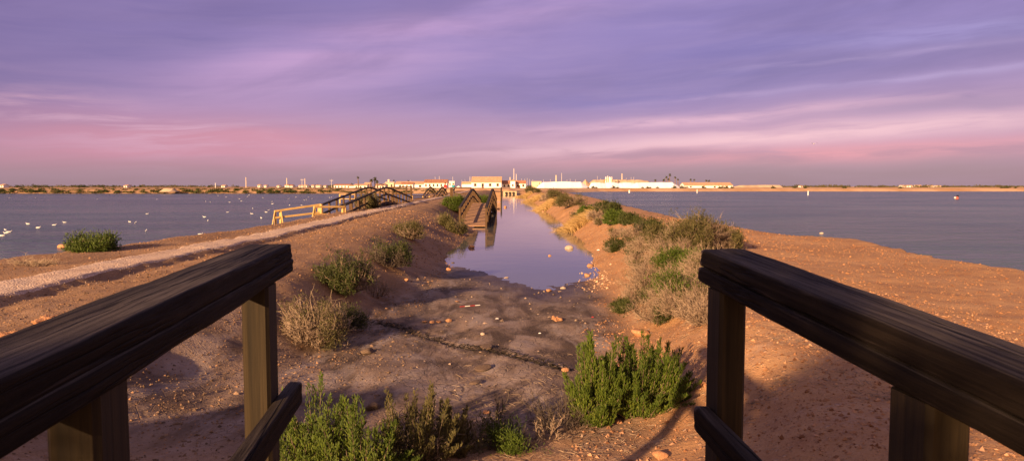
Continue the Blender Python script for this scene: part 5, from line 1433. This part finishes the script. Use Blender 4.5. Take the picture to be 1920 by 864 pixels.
# single trees on the left horizon
def far_tree(px0, px1, top, d, label, seed, mat='leaf_dark'):
    xa, xb = at(px0, 350, d)[0], at(px1, 350, d)[0]; zt = at(px0, top, d)[2]; t = thing('tree', ((xa + xb) / 2, d, .8), label, 'tree', 'trees on the far shores'); W = xb - xa; H = zt - .8
    b = MB(); b.tube((0, 0, 0), (0, 0, H * .5), W * .04, W * .025, 6); b.build('trunk', M['trunk'], t)
    m_ = 6; r_ = np.random.default_rng(seed)
    cx_ = r_.uniform(-.32, .32, m_) * W; link('crown', clumps('crown', cx_, r_.uniform(-.2, .2, m_) * W, np.full(m_, H * .15), np.full(m_, W * .5), H * r_.uniform(.6, .85, m_), 90, .09, None, seed), M[mat], t)
for i, a in enumerate([(26, 46, 345.5, 'round tree clump left on the far plain'), (58, 84, 345, 'broad dark tree left of the widest clump'), (84, 100, 346, 'small tree joined to the broad dark one'), (138, 168, 345.2, 'widest dark tree clump on the far left plain'), (184, 196, 345, 'compact dark tree right of the widest clump'), (208, 220, 345.5, 'low rounded tree above the pale track'),
     (248, 256, 346.5, 'small bush like tree before the earth mound'), (258, 265, 345.3, 'little upright tree over the earth mound'), (388, 398, 346.5, 'low dark tree near the lamp post'), (440, 450, 346.5, 'tree left of the radio mast'), (548, 556, 346.3, 'dark tree between the pinkish farmhouse and the twin poles'), (658, 663, 342.5, 'slim dark tree between the long red roof and the lone palm')]):
    far_tree(a[0], a[1], a[2], 620, a[3], 800 + i)
far_tree(985, 1003, 345, 420, 'dark garden tree right of the reddish roofed white house', 830)
far_tree(1280, 1292, 348, 440, 'dark shrubby tree at the left end of the long warehouse', 831)
# dotted dark bushes on the right far shore
dots = [(1103, 352), (1112, 352.5), (1118, 354), (1150, 353), (1158, 352.5), (1205, 354), (1214, 353.5), (1219, 354), (1233, 354), (1264, 354), (1278, 353.5), (1320, 354), (1349, 354), (1355, 354), (1362, 353.5), (1372, 353.5), (1449, 354.5), (1453, 354.5), (1490, 355), (1510, 355), (1583, 355), (1688, 355), (1878, 354.5), (1883, 354.5), (1888, 354.5), (1904, 354.5)]
dm = [clumps('foliage', np.zeros(3), np.zeros(3), np.zeros(3), np.array([2.2, 1.7, 1.2]), np.array([1.1, .8, 1.3]), 60, .14, None, 40 + i) for i in range(3)]
for m_ in dm: m_.materials.append(M['leaf_dark'])
for i, (px, py) in enumerate(dots):
    d = 365.0; p = at(px, py, d); o = link('shore_bush', dm[i % 3], None, None, (p[0], d, 1.0)); o.scale = (random.uniform(.9, 1.6),) * 3
    tag(o, 'small dark bush dotting the orange far shore of the right lake', 'bush', 'dark bushes on the right far shore')
# culvert closing the channel
t = thing('culvert', (at(956, 362, 193)[0], 193, 0), 'stone culvert with three round pipe mouths closing the channel', 'culvert')
b = MB(); b.box((-1.9, 0, -.3), (1.9, 1.2, .95)); b.build('headwall', M['sand'], t)
for dx in (-1.0, 0, 1.0):
    b = MB(); b.tube((dx, -.25, .38), (dx, .02, .38), .36, .36, 14); b.build('pipe', M['black'], t)
